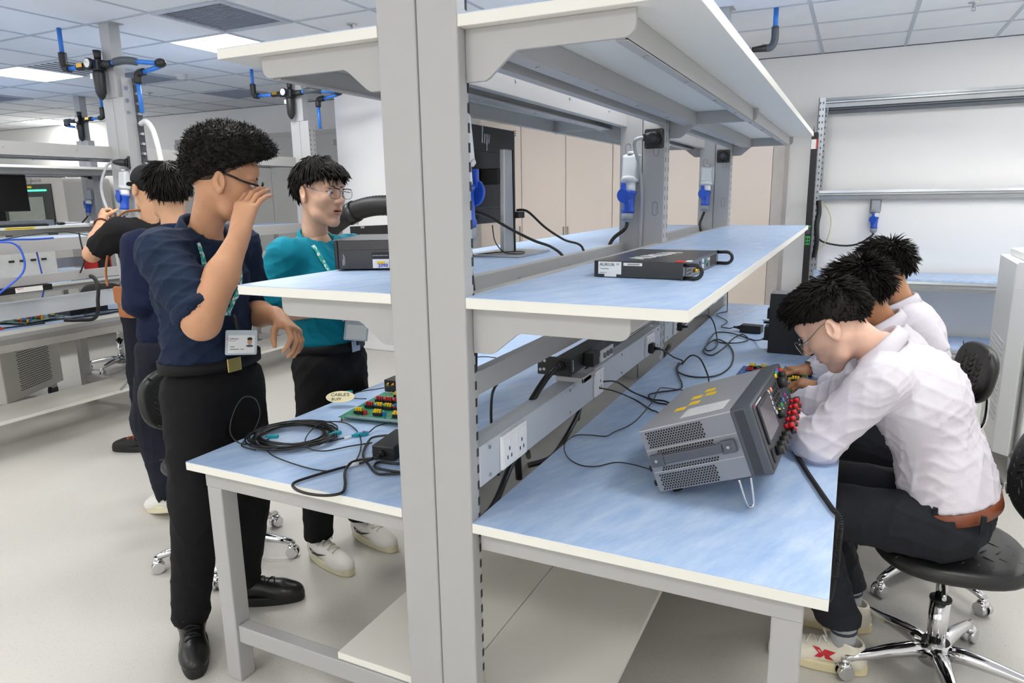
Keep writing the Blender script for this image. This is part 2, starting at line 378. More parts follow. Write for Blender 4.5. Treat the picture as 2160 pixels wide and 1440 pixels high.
# ------------------------------------------------------------------ lab benches
def screws(mb, pts, axis, r=.006):
    for p in pts:
        q = Vector(p) + Vector(axis) * .003; mb.cyl(p, tuple(q), r, n=8)
def bench(X0, cols, halves, lab, yend, near_thin=True, mark=None, detail=True, topy=None):
    """columns along Y at x=X0; halves: sides carrying worktop and shelves (+1 right, -1 left)"""
    t = thing('lab_bench', lab, 'workbench', (X0, cols[0], 0))
    y0 = cols[0]
    g = GREY(); wh = WHITE(); bl = m_worktop()
    dark = M('slot_shadow', (48, 50, 54), rough=.8)
    for ci, yc in enumerate(cols):
        dep = .042 if (ci == 0 and near_thin) else .085
        for a, b in ((-.103, -.0012), (.0012, .103)):
            u = part('upright', MB().box(X0 + a, yc, 0, X0 + b, yc + dep, 2.22), g, t, bevel=.004)
            sl = MB(); sd = 1 if b > .05 else -1; xs = X0 + (.103 if sd > 0 else -.103)
            if detail:
                for k in range(44):
                    z = .32 + k * .042
                    if dep < .05: sl.box(xs - sd * .004, yc + dep - .0085, z, xs + sd * .0004, yc + dep + .0004, z + .021)
                    else:
                        for yo in (.014, .064): sl.box(xs - sd * .004, yc + yo, z, xs + sd * .0004, yc + yo + .006, z + .021)
                part('slots', sl, dark, u, kind='stuff')
            if ci and detail:
                for zz in (1.72, 1.46, 1.0):
                    xm = X0 + (a + b) / 2 + sd * .012
                    ring = [(xm + math.cos(q) * .012, yc - .0006, zz + math.sin(q) * .012 + (.018 if math.sin(q) > 0 else -.018)) for q in np.linspace(0, 2 * PI, 20, endpoint=False)]
                    part('knockout', MB().tube(ring, .0009, 4, closed=True), M('knockout_line', (110, 110, 112)), u)
        up = part('upright_extension', MB().box(X0 - .05, yc, 2.2205, X0 + .05, yc + min(dep, .08), CEIL - .0015), M('grey_extension', (172, 174, 176), rough=.45, var=.01), t, bevel=.003)
        part('ceiling_flange', MB().box(X0 - .075, yc - .02, CEIL - .004, X0 + .075, yc + .1, CEIL - .0005), g, up)
        part('foot_plate', MB().box(X0 - .11, yc - .004, 0, X0 + .11, yc + dep + .004, .008), g, t)
        for s in halves:
            yb = yc + dep - .012 - (0 if not (ci == 0 and near_thin) else 0)
            for (z0, z1, z2) in ((1.768, 1.823, 1.876), (1.168, 1.222, 1.277)):
                poly = [(X0 + s * .104, z2), (X0 + s * .104, z0), (X0 + s * .150, z0), (X0 + s * .162, z0 + .006), (X0 + s * .214, z1 - .006), (X0 + s * .226, z1)]
                poly += [(X0 + s * (.455 + .025 * math.sin(q)), z1 + .025 - .025 * math.cos(q)) for q in np.linspace(0, PI / 2, 6)]
                poly += [(X0 + s * .48, z2)]
                part('bracket', MB().prism(poly, 'y', yb, yb + .01), g, t, bevel=.0015)
            xa, xb = sorted((X0 + s * .79, X0 + s * .85))
            part('leg', MB().box(xa, yc + .03, 0, xb, yc + .09, .668), g, t, bevel=.004)
            xa, xb = sorted((X0 + s * .11, X0 + s * .85))
            part('cross_rail', MB().box(xa, yc + .028, .668, xb, yc + .088, .7255), g, t, bevel=.003)
            xa, xb = sorted((X0 + s * .104, X0 + s * .789))
            part('bottom_rail', MB().box(xa, yc + .038, .14, xb, yc + .08, .198), g, t, bevel=.003)
    ye = yend
    for s in halves:
        def sx(a, b): return sorted((X0 + s * a, X0 + s * b))
        for nm, w, zt in (('worktop', .895, .75), ('shelf', .605, 1.303), ('shelf', .598, 1.902)):
            a, b = sx(.103, w)
            o = part(nm, MB().box(a, y0, zt - .026, b, ye, zt - .0012), wh, t, bevel=.0015)
            part('laminate', MB().box(a + .0006, y0 + .0006, zt - .0012, b - .0006, ye - .0006, zt), bl, o)
        a, b = sx(.83, .85)
        part('side_apron', MB().box(a, y0 + .09, .668, b, ye - .03, .7255), g, t)
        for zt in (1.303, 1.902):
            # back rail and two C-section rails below the shelf
            a, b = sx(.072, .1025)
            br = part('back_rail', MB().box(a, y0 + .043, zt - .08, b, ye - .1, zt + .002), g, t, bevel=.0015)
            sc = MB()
            for k in range(int((ye - y0) / .45)):
                screws(sc, [(X0 + s * .072, y0 + .2 + k * .45, zt - .035)], (-s, 0, 0))
            part('screws', sc, STEEL(), br, kind='stuff')
            for xi in (.215, .435):
                a, b = sx(xi, xi + .004); c_, d_ = sx(xi, xi + (.024 if xi > .3 else -.05))
                r = MB().box(*[a if xi < .3 else X0 + s * (xi + .022) - (.002), y0 + .045, zt - .08, b if xi < .3 else X0 + s * (xi + .022) + .002, ye - .06, zt - .027])
                r.box(c_, y0 + .045, zt - .082, d_, ye - .06, zt - .078)
                rl = part('shelf_rail', r, g, t)
                sc = MB()
                for k in range(int((ye - y0) / .42)): screws(sc, [((c_ + d_) / 2, y0 + .22 + k * .42, zt - .082)], (0, 0, -1))
                part('screws', sc, STEEL(), rl, kind='stuff')
        # lower board
        a, b = sx(.0015, .39)
        part('lower_board', MB().box(a, y0 + .043, .2, b, ye - .05, .222), wh, t, bevel=.0015)
        # worktop rear rail
        a, b = sx(.098, .1028)
        part('rear_rail', MB().box(a, y0 + .043, .68, b, ye - .05, .7245), g, t)
    part('cable_tray', MB().box(X0 - .097, y0 + .05, .655, X0 + .097, ye - .06, .659).box(X0 - .097, y0 + .05, .659, X0 - .094, ye - .06, .70).box(X0 + .094, y0 + .05, .659, X0 + .097, ye - .06, .70), M('tray_grey', (150, 148, 144), rough=.5), t)
    # socket trunking and the strip-holder rail, one length per bay
    for k in range(len(cols) - 1):
        ya = cols[k] + (.043 if k == 0 and near_thin else .086); yb = cols[k + 1] - .002
        s = 1 if 1 in halves else -1
        a, b = sorted((X0 + s * .045, X0 + s * .106))
        tr = part('socket_trunking', MB().box(a, ya, .826, b, yb, .93), M('trunking_grey', (196, 202, 210), rough=.4, var=.01), t, bevel=.002)
        sc = MB()
        for q in range(4):
            yq = ya + .05 + q * (yb - ya - .1) / 3
            screws(sc, [(X0 + s * .106, yq, .915), (X0 + s * .106, yq, .842)], (s, 0, 0), .005)
        part('screws', sc, STEEL(), tr, kind='stuff')
        part('strip_rail', MB().prism([(X0 + .03, 1.035), (X0 + .062, 1.035), (X0 + .062, 1.095), (X0 + .03, 1.095)], 'y', ya, yb), g, t, bevel=.002)
        for yy in (ya + .001, yb - .041):
            part('rail_stub', MB().prism([(X0 + .018, 1.1), (X0 + .1, 1.1), (X0 + .1, 1.03), (X0 + .088, .995), (X0 + .018, .99)], 'y', yy, yy + .012), g, t, bevel=.003)
    return t

B1 = bench(0, (0, 1.81, 3.62), (-1, 1), 'large double-sided grey lab bench with blue tops in the foreground', 3.76)
B2 = bench(-3.72, (.13, 1.93, 3.73), (-1,), 'single-sided grey lab bench at the left seen from behind', 3.85, near_thin=False)
B3 = bench(-7.1, (.3, 2.1, 3.9), (1, -1), 'far left lab bench carrying a monitor in the background', 4.0, near_thin=False, detail=False)

# wall sockets on the trunking of the foreground bench
def socket_plate(y, w, lab, twin=True, z=.878):
    xs = .106
    t = thing('socket_outlet', lab, 'wall socket', (xs, y, z), group='white sockets on the bench trunking')
    pm = M('socket_white', (244, 245, 246), rough=.3, var=.004)
    part('plate', MB().box(xs + .0005, y - w / 2, z - .046, xs + .009, y + w / 2, z + .046), pm, t, bevel=.002)
    for c in ((-w / 4, w / 4) if twin else (0,)):
        f = part('face', MB().box(xs + .009, y + c - .032, z - .038, xs + .0112, y + c + .032, z + .038), pm, t, bevel=.001)
        hole = MB()
        for dy, dz in ((0, .004), (-.011, -.018), (.011, -.018)):
            hole.box(xs + .0112, y + c + dy - .0028, z + dz - .005, xs + .0116, y + c + dy + .0028, z + dz + .005)
        part('pin_holes', hole, INK(), f)
        part('switch', MB().box(xs + .0112, y + c - .004, z + .018, xs + .0135, y + c + .006, z + .03), pm, f, bevel=.001)
    return t
socket_plate(.222, .15, 'white twin socket nearest the front upright, nothing plugged in')
socket_plate(.915, .088, 'white socket with a thin black lead plugged in, behind the silver instrument', False)
socket_plate(1.60, .12, 'white twin socket with a black plug, just before the middle upright')
socket_plate(2.12, .12, 'white twin socket beyond the middle upright under the shelf edge')
socket_plate(3.2, .12, 'white twin socket farthest along the trunking near the hanging lead')
# ------------------------------------------------------------------ silver power analyser on the right worktop
def TM(pos, yaw=0, tilt=0, roll=0):
    return Matrix.Translation(pos) @ Matrix.Rotation(math.radians(yaw), 4, 'Z') @ Matrix.Rotation(-math.radians(tilt), 4, 'Y') @ Matrix.Rotation(math.radians(roll), 4, 'X')
def tpart(name, mb, mat, parent, T, **k):
    return part(name, mb.xf(T), mat, parent, **k)
def rrect(x0, y0, x1, y1, r, n=4):
    pts = []
    for cx, cy, a0 in ((x1 - r, y0 + r, -90), (x1 - r, y1 - r, 0), (x0 + r, y1 - r, 90), (x0 + r, y0 + r, 180)):
        for k in range(n + 1):
            a = math.radians(a0 + 90 * k / n); pts.append((cx + r * math.cos(a), cy + r * math.sin(a)))
    return pts
def power_analyser():
    T = TM((.48, .329, .765), -2.5, 20.8); L, Wd, H = .244, .465, .167
    t = thing('power_analyser', 'tilted silver bench power analyser with colour screen and output terminals', 'instrument', (.6, .5, .75))
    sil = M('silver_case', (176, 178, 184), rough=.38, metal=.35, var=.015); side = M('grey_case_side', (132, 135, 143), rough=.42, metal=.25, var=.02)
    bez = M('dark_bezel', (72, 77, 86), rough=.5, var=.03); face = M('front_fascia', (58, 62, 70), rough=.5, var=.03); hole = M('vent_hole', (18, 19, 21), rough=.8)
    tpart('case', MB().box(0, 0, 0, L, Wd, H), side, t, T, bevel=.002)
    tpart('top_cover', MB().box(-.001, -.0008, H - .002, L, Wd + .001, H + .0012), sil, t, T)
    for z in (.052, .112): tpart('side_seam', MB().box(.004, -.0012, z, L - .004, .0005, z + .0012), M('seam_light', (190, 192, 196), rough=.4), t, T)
    vents = MB()
    def grid(x0, x1, z0, z1):
        dx, dz = .0072, .0062; r = 0; z = z0
        while z < z1:
            x = x0 + (dx / 2 if r % 2 else 0)
            while x < x1:
                pts = [(x + .0028 * math.cos(a), z + .0028 * math.sin(a)) for a in np.linspace(0, 2 * PI, 6, endpoint=False)]
                vents.prism(pts, 'y', -.0007, .0004); x += dx
            z += dz; r += 1
    grid(.016, .165, .120, .160); grid(.03, .18, .088, .107); grid(.03, .18, .056, .068); grid(.016, .165, .006, .046)
    tpart('vent_holes', vents, hole, t, T, kind='stuff')
    hd = tpart('handle', MB().box(.045, -.016, .074, .205, -.008, .098).box(.008, -.016, .07, .045, -.0008, .102).box(.195, -.016, .07, .232, -.0008, .102), M('handle_rubber', (78, 82, 92), rough=.6), t, T, bevel=.003)
    for x in (.025, .214): tpart('screw', MB().cyl((x, -.016, .086), (x, -.0185, .086), .004, n=10), STEEL(), hd, T)
    bp = rrect(-.006, -.006, Wd + .006, H + .006, .012)
    tpart('bezel', MB().prism(bp, 'x', L - .002, L + .05), bez, t, T, bevel=.004)
    tpart('bezel_groove', MB().box(L + .008, -.0075, .002, L + .03, -.0055, H - .002), M('bezel_dark', (45, 49, 56), rough=.6), t, T)
    tpart('fascia', MB().prism(rrect(.004, .002, Wd - .004, H - .002, .01), 'x', L + .05, L + .052), face, t, T)
    X = L + .052
    sc = tpart('display_frame', MB().prism(rrect(.03, .058, .185, .157, .006), 'x', X, X + .006), M('display_frame_black', (28, 30, 34), rough=.35), t, T, bevel=.002)
    tpart('screen', MB().box(X + .006, .038, .066, X + .0066, .172, .15), M('screen_glass', (96, 92, 98), rough=.08, var=.1, scale=6, spec=.8), sc, T)
    tpart('brand_line', MB().box(X, .035, .159, X + .0006, .11, .163), M('brand_white', (200, 200, 200)), t, T)
    tpart('brand_mark', MB().box(X, .022, .158, X + .0006, .03, .164), M('brand_red', (200, 40, 40)), t, T)
    def knob(y, z, r, d, mat, nm='knob'): tpart(nm, MB().cyl((X, y, z), (X + d, y, z), r, r * .88, 14), mat, t, T)
    kn = M('knob_black', (24, 24, 26), rough=.5)
    for k, y in enumerate((.085, .125, .165, .205)): knob(y, .026, .0125, .02, kn)
    knob(.235, .078, .012, .018, kn); knob(.36, .135, .016, .022, kn); knob(.40, .148, .011, .018, kn)
    tpart('power_switch', MB().box(X, .03, .012, X + .004, .05, .046), kn, t, T, bevel=.001)
    btn = M('button_grey', (150, 152, 156), rough=.5); bkd = M('button_dark', (34, 35, 39), rough=.5)
    for r in range(4):
        for c in range(4): knob(.25 + c * .022, .100 + r * .0145, .005, .004, bkd, 'button')
    for c, z in ((.2, .150), (.2, .135), (.2, .12), (.2, .105), (.215, .09)): knob(c, z, .006, .004, M('button_white', (200, 202, 204)), 'button')
    for y, z, cl in ((.235, .148, (255, 150, 120)), (.345, .160, (250, 205, 20)), (.36, .164, (40, 160, 80)), (.375, .166, (60, 110, 200)), (.39, .167, (160, 60, 160)),
                     (.26, .082, (235, 205, 40)), (.30, .086, (40, 160, 80)), (.34, .090, (70, 130, 200)), (.38, .094, (170, 60, 160)), (.43, .158, (220, 30, 30))):
        knob(y, z, .0065, .004, M('button_%d_%d_%d' % cl, cl, rough=.5), 'button')
    red = M('terminal_red', (196, 28, 34), rough=.4)
    for k in range(5):
        y = .255 + k * .042; z0 = .02 + k * .006
        for dy, dz, m in ((0, .018, red), (.013, .018, kn), (0, 0, kn), (.014, .001, red)):
            tpart('terminal', MB().cyl((X, y + dy, z0 + dz), (X + .012, y + dy, z0 + dz), .0058, n=10).cyl((X + .012, y + dy, z0 + dz), (X + .026, y + dy, z0 + dz), .0072, .0066, 10), m, t, T)
    for k in range(8):
        a, b = divmod(k, 2); knob(.27 + a * .045, .058 + b * .01 + a * .004, .0025, .002, M('small_led_%d' % (k % 4), ((80, 190, 90), (230, 200, 60), (90, 130, 220), (220, 220, 220))[k % 4]), 'indicator')
    yel = M('yellow_label', (250, 206, 20), rough=.6, var=.06, scale=120)
    for k, (x, y) in enumerate(((.055, .14), (.085, .18), (.075, .25), (.115, .255), (.1, .31))):
        tpart('yellow_sticker', MB().box(x, y, H + .0012, x + .03, y + .034, H + .0016), yel, t, T)
    tpart('caution_label', MB().box(.1, .045, H + .0012, .215, .135, H + .0016), M('caution_white', (214, 214, 216), rough=.5, var=.04, scale=90), t, T)
    for y in (.03, Wd - .05):
        z = -.004
        tpart('foot_hinge', MB().box(.185, y - .012, -.01, .235, y + .035, 0), M('hinge_grey', (70, 74, 82)), t, T, bevel=.002)
        p = [T @ Vector((.2, y, -.006)), T @ Vector((.226, y + .02, -.006))]
        a, b = p; dn = Vector((.03, 0, 0))
        lo = Vector(((a.x + b.x) / 2 + .018, (a.y + b.y) / 2, .7525))
        part('bail_leg', MB().tube(smooth_path([a, lo + Vector((-.008, -.006, .01)), lo, lo + Vector((.008, .006, .01)), b], 4), .0032, 8), CHROME(), t)
    for y in (.05, Wd - .05): tpart('rear_foot', MB().cyl((.03, y, -.018), (.03, y, 0), .014, n=12), BLACK(), t, T)
    for z in (.06, .02): tpart('rear_boss', MB().cyl((-.012, .02, z), (0, .02, z), .008, n=10), BLACK(), t, T)
power_analyser()

# ------------------------------------------------------------------ black rack appliance on the middle shelf
def rack_appliance():
    T = TM((.244, .475, 1.3045), -1.0); L, Wd, H = .25, .43, .044
    t = thing('rack_appliance', 'slim black rack appliance with two front handles on the blue middle shelf', 'instrument', (.37, .7, 1.303))
    bk = M('black_rack_case', (26, 27, 29), rough=.28, var=.04, spec=.6)
    tpart('case', MB().box(0, 0, 0, L, Wd, H), bk, t, T, bevel=.001)
    tpart('ear', MB().box(L - .004, -.018, 0, L, 0, H).box(L - .004, Wd, 0, L, Wd + .018, H), bk, t, T)
    tpart('front_panel', MB().box(L, .012, .003, L + .0015, Wd - .012, H - .003), M('front_panel_grey', (88, 92, 100), rough=.4), t, T)
    for y in (-.006, Wd + .006):
        arc = [(L, y, .005)] + [(L + .028 + .018 * math.sin(a), y, H / 2 - math.cos(a) * .0175) for a in np.linspace(0, PI, 9)] + [(L, y, H - .005)]
        tpart('handle', MB().tube(arc, .0052, 8), BLACK(), t, T)
    dk = M('panel_hole', (22, 22, 24), rough=.6)
    fb = MB()
    for r in range(3): fb.box(L + .0015, .02, .008 + r * .01, L + .002, .07, .014 + r * .01)
    tpart('vent_slots', fb, dk, t, T)
    for y in (.1, .135): tpart('gold_connector', MB().cyl((L + .0015, y, .014), (L + .012, y, .014), .005, n=10), M('gold', (212, 160, 50), rough=.25, metal=1), t, T)
    for y, z, w, h, c in ((.17, .02, .016, .018, (50, 60, 110)), (.2, .012, .02, .012, (190, 200, 215)), (.2, .028, .02, .01, (190, 200, 215)), (.25, .02, .01, .016, (60, 150, 120)), (.275, .026, .03, .006, (200, 205, 210)), (.27, .01, .012, .01, (40, 40, 44))):
        tpart('port', MB().box(L + .0015, y, z - h / 2 + .004, L + .0035, y + w, z + h / 2 + .004), M('port_%d' % c[0], c), t, T)
    tpart('module_bay', MB().box(L + .0015, .32, .006, L + .0022, .41, .036), dk, t, T)
    lb = tpart('rating_label', MB().box(.012, -.0006, .008, .078, 0, .042), PAPER(), t, T)
    tpart('barcode_label', MB().box(.03, -.0007, .001, .064, -.0001, .014), PAPER(), t, T)
    tpart('serial_label', MB().box(.084, -.0006, .032, .136, 0, .040), PAPER(), t, T)
    xd, zd = T.to_3x3() @ Vector((1, 0, 0)), Vector((0, 0, 1))
    text('AUKUA', .0125, T @ Vector((.016, -.0008, .030)), xd, zd, INK(), lb)
    text('CE', .007, T @ Vector((.063, -.0008, .033)), xd, zd, INK(), lb)
    text('DC Input Rating:', .0036, T @ Vector((.018, -.0008, .022)), xd, zd, INK(), lb)
    text('www.aukua.com', .003, T @ Vector((.016, -.0008, .011)), xd, zd, INK(), lb)
    bars = MB()
    for k in range(14): bars.box(.096 + k * .0024, -.0012, .034, .096 + k * .0024 + .0012, -.0005, .038)
    tpart('barcode', bars, INK(), t, T)
    wh = M('logo_white', (226, 228, 232), rough=.4)
    text('AUKUA', .075, T @ Vector((.115, .07, H + .0004)), T.to_3x3() @ Vector((.2, 1, 0)), T.to_3x3() @ Vector((-1, .2, 0)), wh, t, bold=.002)
    tpart('logo_leaf', MB().prism([(.10, .06), (.085, .085), (.10, .10), (.112, .08)], 'z', H, H + .0005), M('logo_green', (60, 150, 70)), t, T)
    tpart('red_tag', MB().box(L - .03, .018, H, L - .008, .04, H + .002), M('red_tag', (220, 50, 50)), t, T)
    tpart('grey_tag', MB().box(L - .006, .03, H, L + .008, .06, H + .0015), PAPER(), t, T)
rack_appliance()

# ------------------------------------------------------------------ other boxes
def pc_box():
    x0, y0, z0 = .543, 2.194, .7515
    t = thing('computer_case', 'tall black box standing on the right worktop beyond the circuit boards', 'computer', (x0 + .15, y0 + .06, .75))
    part('case', MB().box(x0, y0, z0, x0 + .34, y0 + .124, z0 + .292), M('black_satin_case', (24, 25, 28), rough=.35, var=.04), t, bevel=.003)
    part('top_plate', MB().box(x0 + .002, y0 + .002, z0 + .292, x0 + .338, y0 + .122, z0 + .2935), M('top_plate_grey', (150, 152, 156), rough=.35, metal=.4), t)
    part('top_label', MB().box(x0 + .12, y0 + .05, z0 + .2935, x0 + .2, y0 + .075, z0 + .294), PAPER(), t)
    for z, h, w in ((.06, .065, .022), (.165, .05, .012)): part('side_module', MB().box(x0 - w, y0 + .02, z0 + z, x0, y0 + .1, z0 + z + h), BLACK(), t, bevel=.002)
    part('connector', MB().box(x0 - .035, y0 + .04, z0 + .15, x0, y0 + .05, z0 + .155), STEEL(), t)
    for z in (.055, .14): part('plug', MB().cyl((x0 - .03, y0 + .06, z0 + z), (x0, y0 + .06, z0 + z), .006, n=10), BLACK(), t)
    part('blue_port', MB().box(x0 - .004, y0 + .03, z0 + .225, x0, y0 + .06, z0 + .255), M('port_blue', (60, 90, 210)), t)
pc_box()
def black_desktop():
    T = TM((-.582, .375, 1.3045), 24.6); L, Wd, H = .30, .357, .094
    t = thing('mini_desktop', 'black boxy desktop unit with a number sticker on the left middle shelf', 'computer', (-.45, .5, 1.303))
    m = M('black_desktop_case', (27, 28, 32), rough=.22, var=.03, spec=.7)
    tpart('case', MB().box(.012, 0, .003, L, Wd, H), m, t, T, bevel=.002)
    tpart('front_cap', MB().box(0, -.001, .002, .0118, Wd + .001, H + .001), m, t, T, bevel=.004)
    tpart('case_seam', MB().box(.012, -.0006, .063, L, .0002, .0645), INK(), t, T)
    for x in (.03, .27):
        for y in (.04, Wd - .04): tpart('foot', MB().cyl((x, y, 0), (x, y, .003), .012, n=10), BLACK(), t, T)
    xd = T.to_3x3() @ Vector((1, 0, 0)); zd = Vector((0, 0, 1))
    sd = tpart('side_print_label', MB().box(.022, -.0005, .012, .034, .0001, .055), M('label_dark', (58, 60, 66)), t, T)
    tpart('print_lines', MB().box(.0245, -.0008, .016, .0258, -.0004, .034).box(.0275, -.0008, .016, .0295, -.0004, .05).box(.031, -.0008, .02, .0322, -.0004, .044), M('print_grey', (170, 170, 175)), sd, T)
    lb = tpart('number_sticker', MB().box(.12, -.0006, .006, .172, 0, .034), PAPER(), t, T)
    text('2090', .016, T @ Vector((.136, -.0009, .009)), xd, zd, M('blue_marker', (40, 60, 180)), lb, bold=.0004)
    tpart('yellow_mark', MB().box(.133, -.0008, .020, .16, -.0003, .027), M('yellow_label', (250, 206, 20)), lb, T)
    bl = tpart('black_sticker', MB().box(.118, -.0006, .036, .178, 0, .056), M('black_sticker', (16, 16, 18)), t, T)
    text('SAN PHAM CHINH HANG', .0042, T @ Vector((.1205, -.0008, .044)), xd, zd, PAPER(), bl)
    tpart('yellow_tag', MB().box(.174, -.0006, .01, .188, 0, .034), M('yellow_label', (250, 206, 20)), t, T)
black_desktop()
def brick(pos, yaw, L, Wd, H, lab, plug=(0, -1)):
    T = TM(pos, yaw)
    t = thing('power_adapter', lab, 'power adapter', pos, group='black power adapters')
    tpart('body', MB().box(0, 0, 0, L, Wd, H), M('adapter_black', (30, 31, 34), rough=.45, var=.04), t, T, bevel=.004)
    tpart('seam', MB().box(-.0004, -.0004, H * .5, L + .0004, Wd + .0004, H * .5 + .0008), INK(), t, T)
    a = Vector((L / 2, 0, H / 2)) if plug == (0, -1) else Vector((0, Wd / 2, H / 2)); d = Vector((plug[0], plug[1], 0))
    tpart('inlet_plug', MB().cyl(a, a + d * .02, .011, .010, 10).cyl(a + d * .02, a + d * .045, .008, .005, 10), BLACK(), t, T)
brick((-.379, .244, .7515), 8.4, .075, .16, .045, 'black power adapter on the left worktop beside the upright')
brick((.342, 2.674, .7515), -7.4, .116, .071, .042, 'black power adapter beside the tall black box', (-1, 0))

# ------------------------------------------------------------------ circuit boards
def board(name, lab, pos, yaw, L, Wd, base, seed, h=.014, density=1.0, bars=True, rows=3):
    rg = random.Random(seed); T = TM(pos, yaw)
    t = thing(name, lab, 'circuit board', pos, group='circuit boards on the benches')
    bm_ = M('pcb_' + '_'.join(map(str, base)), base, rough=.4, var=.18, scale=60, spec=.6)
    tpart('substrate', MB().box(0, 0, h, L, Wd, h + .0018), bm_, t, T)
    for x in (.008, L - .008):
        for y in (.008, Wd - .008):
            tpart('standoff', MB().cyl((x, y, 0), (x, y, h), .003, n=8), M('brass', (190, 150, 70), rough=.3, metal=1), t, T)
    cols = {'yellow': (246, 204, 26), 'blue': (40, 130, 205), 'red': (208, 40, 48), 'green': (46, 150, 80), 'black': (24, 24, 26), 'gold': (205, 160, 60), 'teal': (0, 140, 150), 'white': (220, 222, 220)}
    top = h + .0018
    for r in range(rows):
        y = Wd * (.16 + .68 * r / max(1, rows - 1)); x = L * .1
        while x < L * .9:
            if rg.random() < .85:
                tpart('connector_block', MB().box(x, y - .011, top, x + .034, y + .011, top + .012), M('comp_black', cols['black'], rough=.5), t, T)
                k = rg.choice(['yellow', 'yellow', 'blue', 'red'])
                for q in range(3): tpart('jumper', MB().box(x + .003 + q * .01, y - .006, top + .012, x + .010 + q * .01, y + .004, top + .024), M('comp_' + k, cols[k], rough=.45), t, T, bevel=.001)
            k2 = rg.choice(['blue', 'green', 'red', 'yellow']); 
            for q in range(2): tpart('header', MB().box(x + .038 + q * .007, y - .008, top, x + .043 + q * .007, y - .002, top + .017), M('comp_' + k2, cols[k2], rough=.45), t, T)
            x += .058 / density
    sm = MB()
    for k in range(int(140 * density)):
        x, y = rg.uniform(.012, L - .012), rg.uniform(.012, Wd - .012); s = rg.uniform(.0015, .004)
        sm.box(x, y, top, x + s, y + s * rg.uniform(.5, 1.6), top + rg.uniform(.001, .003), mi=rg.choice([0, 0, 1, 2]))
    tpart('small_components', sm, [M('comp_black', cols['black']), M('comp_gold', cols['gold'], rough=.3, metal=.7), M('comp_white', cols['white'])], t, T, kind='stuff')
    for k in range(7):
        x = L * (.12 + .76 * k / 6)
        tpart('coax_jack', MB().cyl((x, Wd * .93, top), (x, Wd * .93, top + .011), .0034, n=8), M('comp_gold', cols['gold'], rough=.3, metal=.7), t, T)
    if bars:
        for y in (.004, Wd * .48): tpart('stiffener_bar', MB().box(.03, y, top, L - .01, y + .006, top + .006), M('anodised_bar', (170, 178, 190), rough=.35, metal=.5), t, T)
    return t, T
board('circuit_board', 'green circuit board with yellow jumpers beside the coiled cable', (-.72, .50, .7505), 7, .38, .33, (44, 132, 102), 3, density=1.5, rows=4)
board('circuit_board', 'long blue circuit board with red connectors behind the silver instrument', (.475, 1.585, .7505), -2, .29, .23, (34, 76, 150), 5, rows=3, density=1.2)
board('circuit_board', 'small blue circuit board with yellow wires under the seated man\'s hands', (.625, 1.20, .7505), -6, .125, .28, (36, 84, 160), 8, rows=3, bars=False)
t = thing('adapter_box', 'small black box with two gold sockets behind the green circuit board', 'electronics box', (-.74, .92, .75))
part('case', MB().box(-.80, .885, .7505, -.70, .99, .80), BLACK(), t, bevel=.002)
for x in (-.775, -.75): part('gold_socket', MB().cyl((x, .885, .785), (x, .872, .785), .006, n=10), M('gold', (212, 160, 50), rough=.25, metal=1), t)
t = thing('paper_tag', 'cream round paper tag lettered CABLE on the green circuit board', 'paper tag', (-.80, .62, .78))
_T = TM((-.86, .60, .775), 25, 0, 38)
tpart('tag', MB().prism([(.05 + .055 * math.cos(a), .025 + .027 * math.sin(a)) for a in np.linspace(0, 2 * PI, 20, endpoint=False)], 'z', 0, .0012), M('cream_paper', (226, 218, 178), rough=.7), t, _T)
text("CABLE'S", .02, _T @ Vector((.012, .028, .0016)), _T.to_3x3() @ Vector((1, 0, 0)), _T.to_3x3() @ Vector((0, 1, 0)), INK(), t)
text('BUFF', .017, _T @ Vector((.018, .008, .0016)), _T.to_3x3() @ Vector((1, 0, 0)), _T.to_3x3() @ Vector((0, 1, 0)), INK(), t)

# ------------------------------------------------------------------ cables on the worktops
rg = random.Random(4)
loops = MB(); pts = []
cx, cy = -.735, .292
for k in range(14 * 20):
    a = 2 * PI * k / 20; ph = k / 20
    R = .128 + .028 * math.sin(ph * 2.3) ; R2 = .118 + .024 * math.cos(ph * 1.7)
    pts.append((cx + .006 * math.sin(ph * 3.1) + R * math.cos(a), cy + .006 * math.cos(ph * 2.2) + R2 * math.sin(a), .7545 + .011 * abs(math.sin(ph * 1.9)) + .008 * (ph / 14)))
t = thing('coiled_cable', 'black cable wound in a coil with teal end connectors on the left worktop', 'cable', (cx, cy, .75))
part('coil', MB().tube(pts, .0027, 6), CABLE(), t)
part('loose_loop', MB().tube(smooth_path([(-.80, .19, .757), (-.84, .16, .765), (-.875, .16, .80), (-.88, .19, .86), (-.86, .215, .90), (-.82, .225, .895), (-.80, .22, .85), (-.815, .205, .80), (-.85, .2, .765), (-.83, .16, .757), (-.76, .15, .757)], 6), .0022, 6), CABLE(), t)
teal = M('teal_connector', (20, 150, 165), rough=.45)
def tealc(p, yaw, parent, l=.03):
    T = TM(p, yaw); c = tpart('connector', MB().box(-l / 2, -.007, 0, l / 2, .007, .012).box(-l / 2 - .012, -.0045, .002, -l / 2, .0045, .010), teal, parent, T, bevel=.0015); return c
tealc((-.776, .246, .762), 25, t); tealc((-.605, .354, .762), 60, t)
t2 = thing('cable', 'thin black cable with a teal coupler looping past the power adapter', 'cable', (-.6, .3, .75))
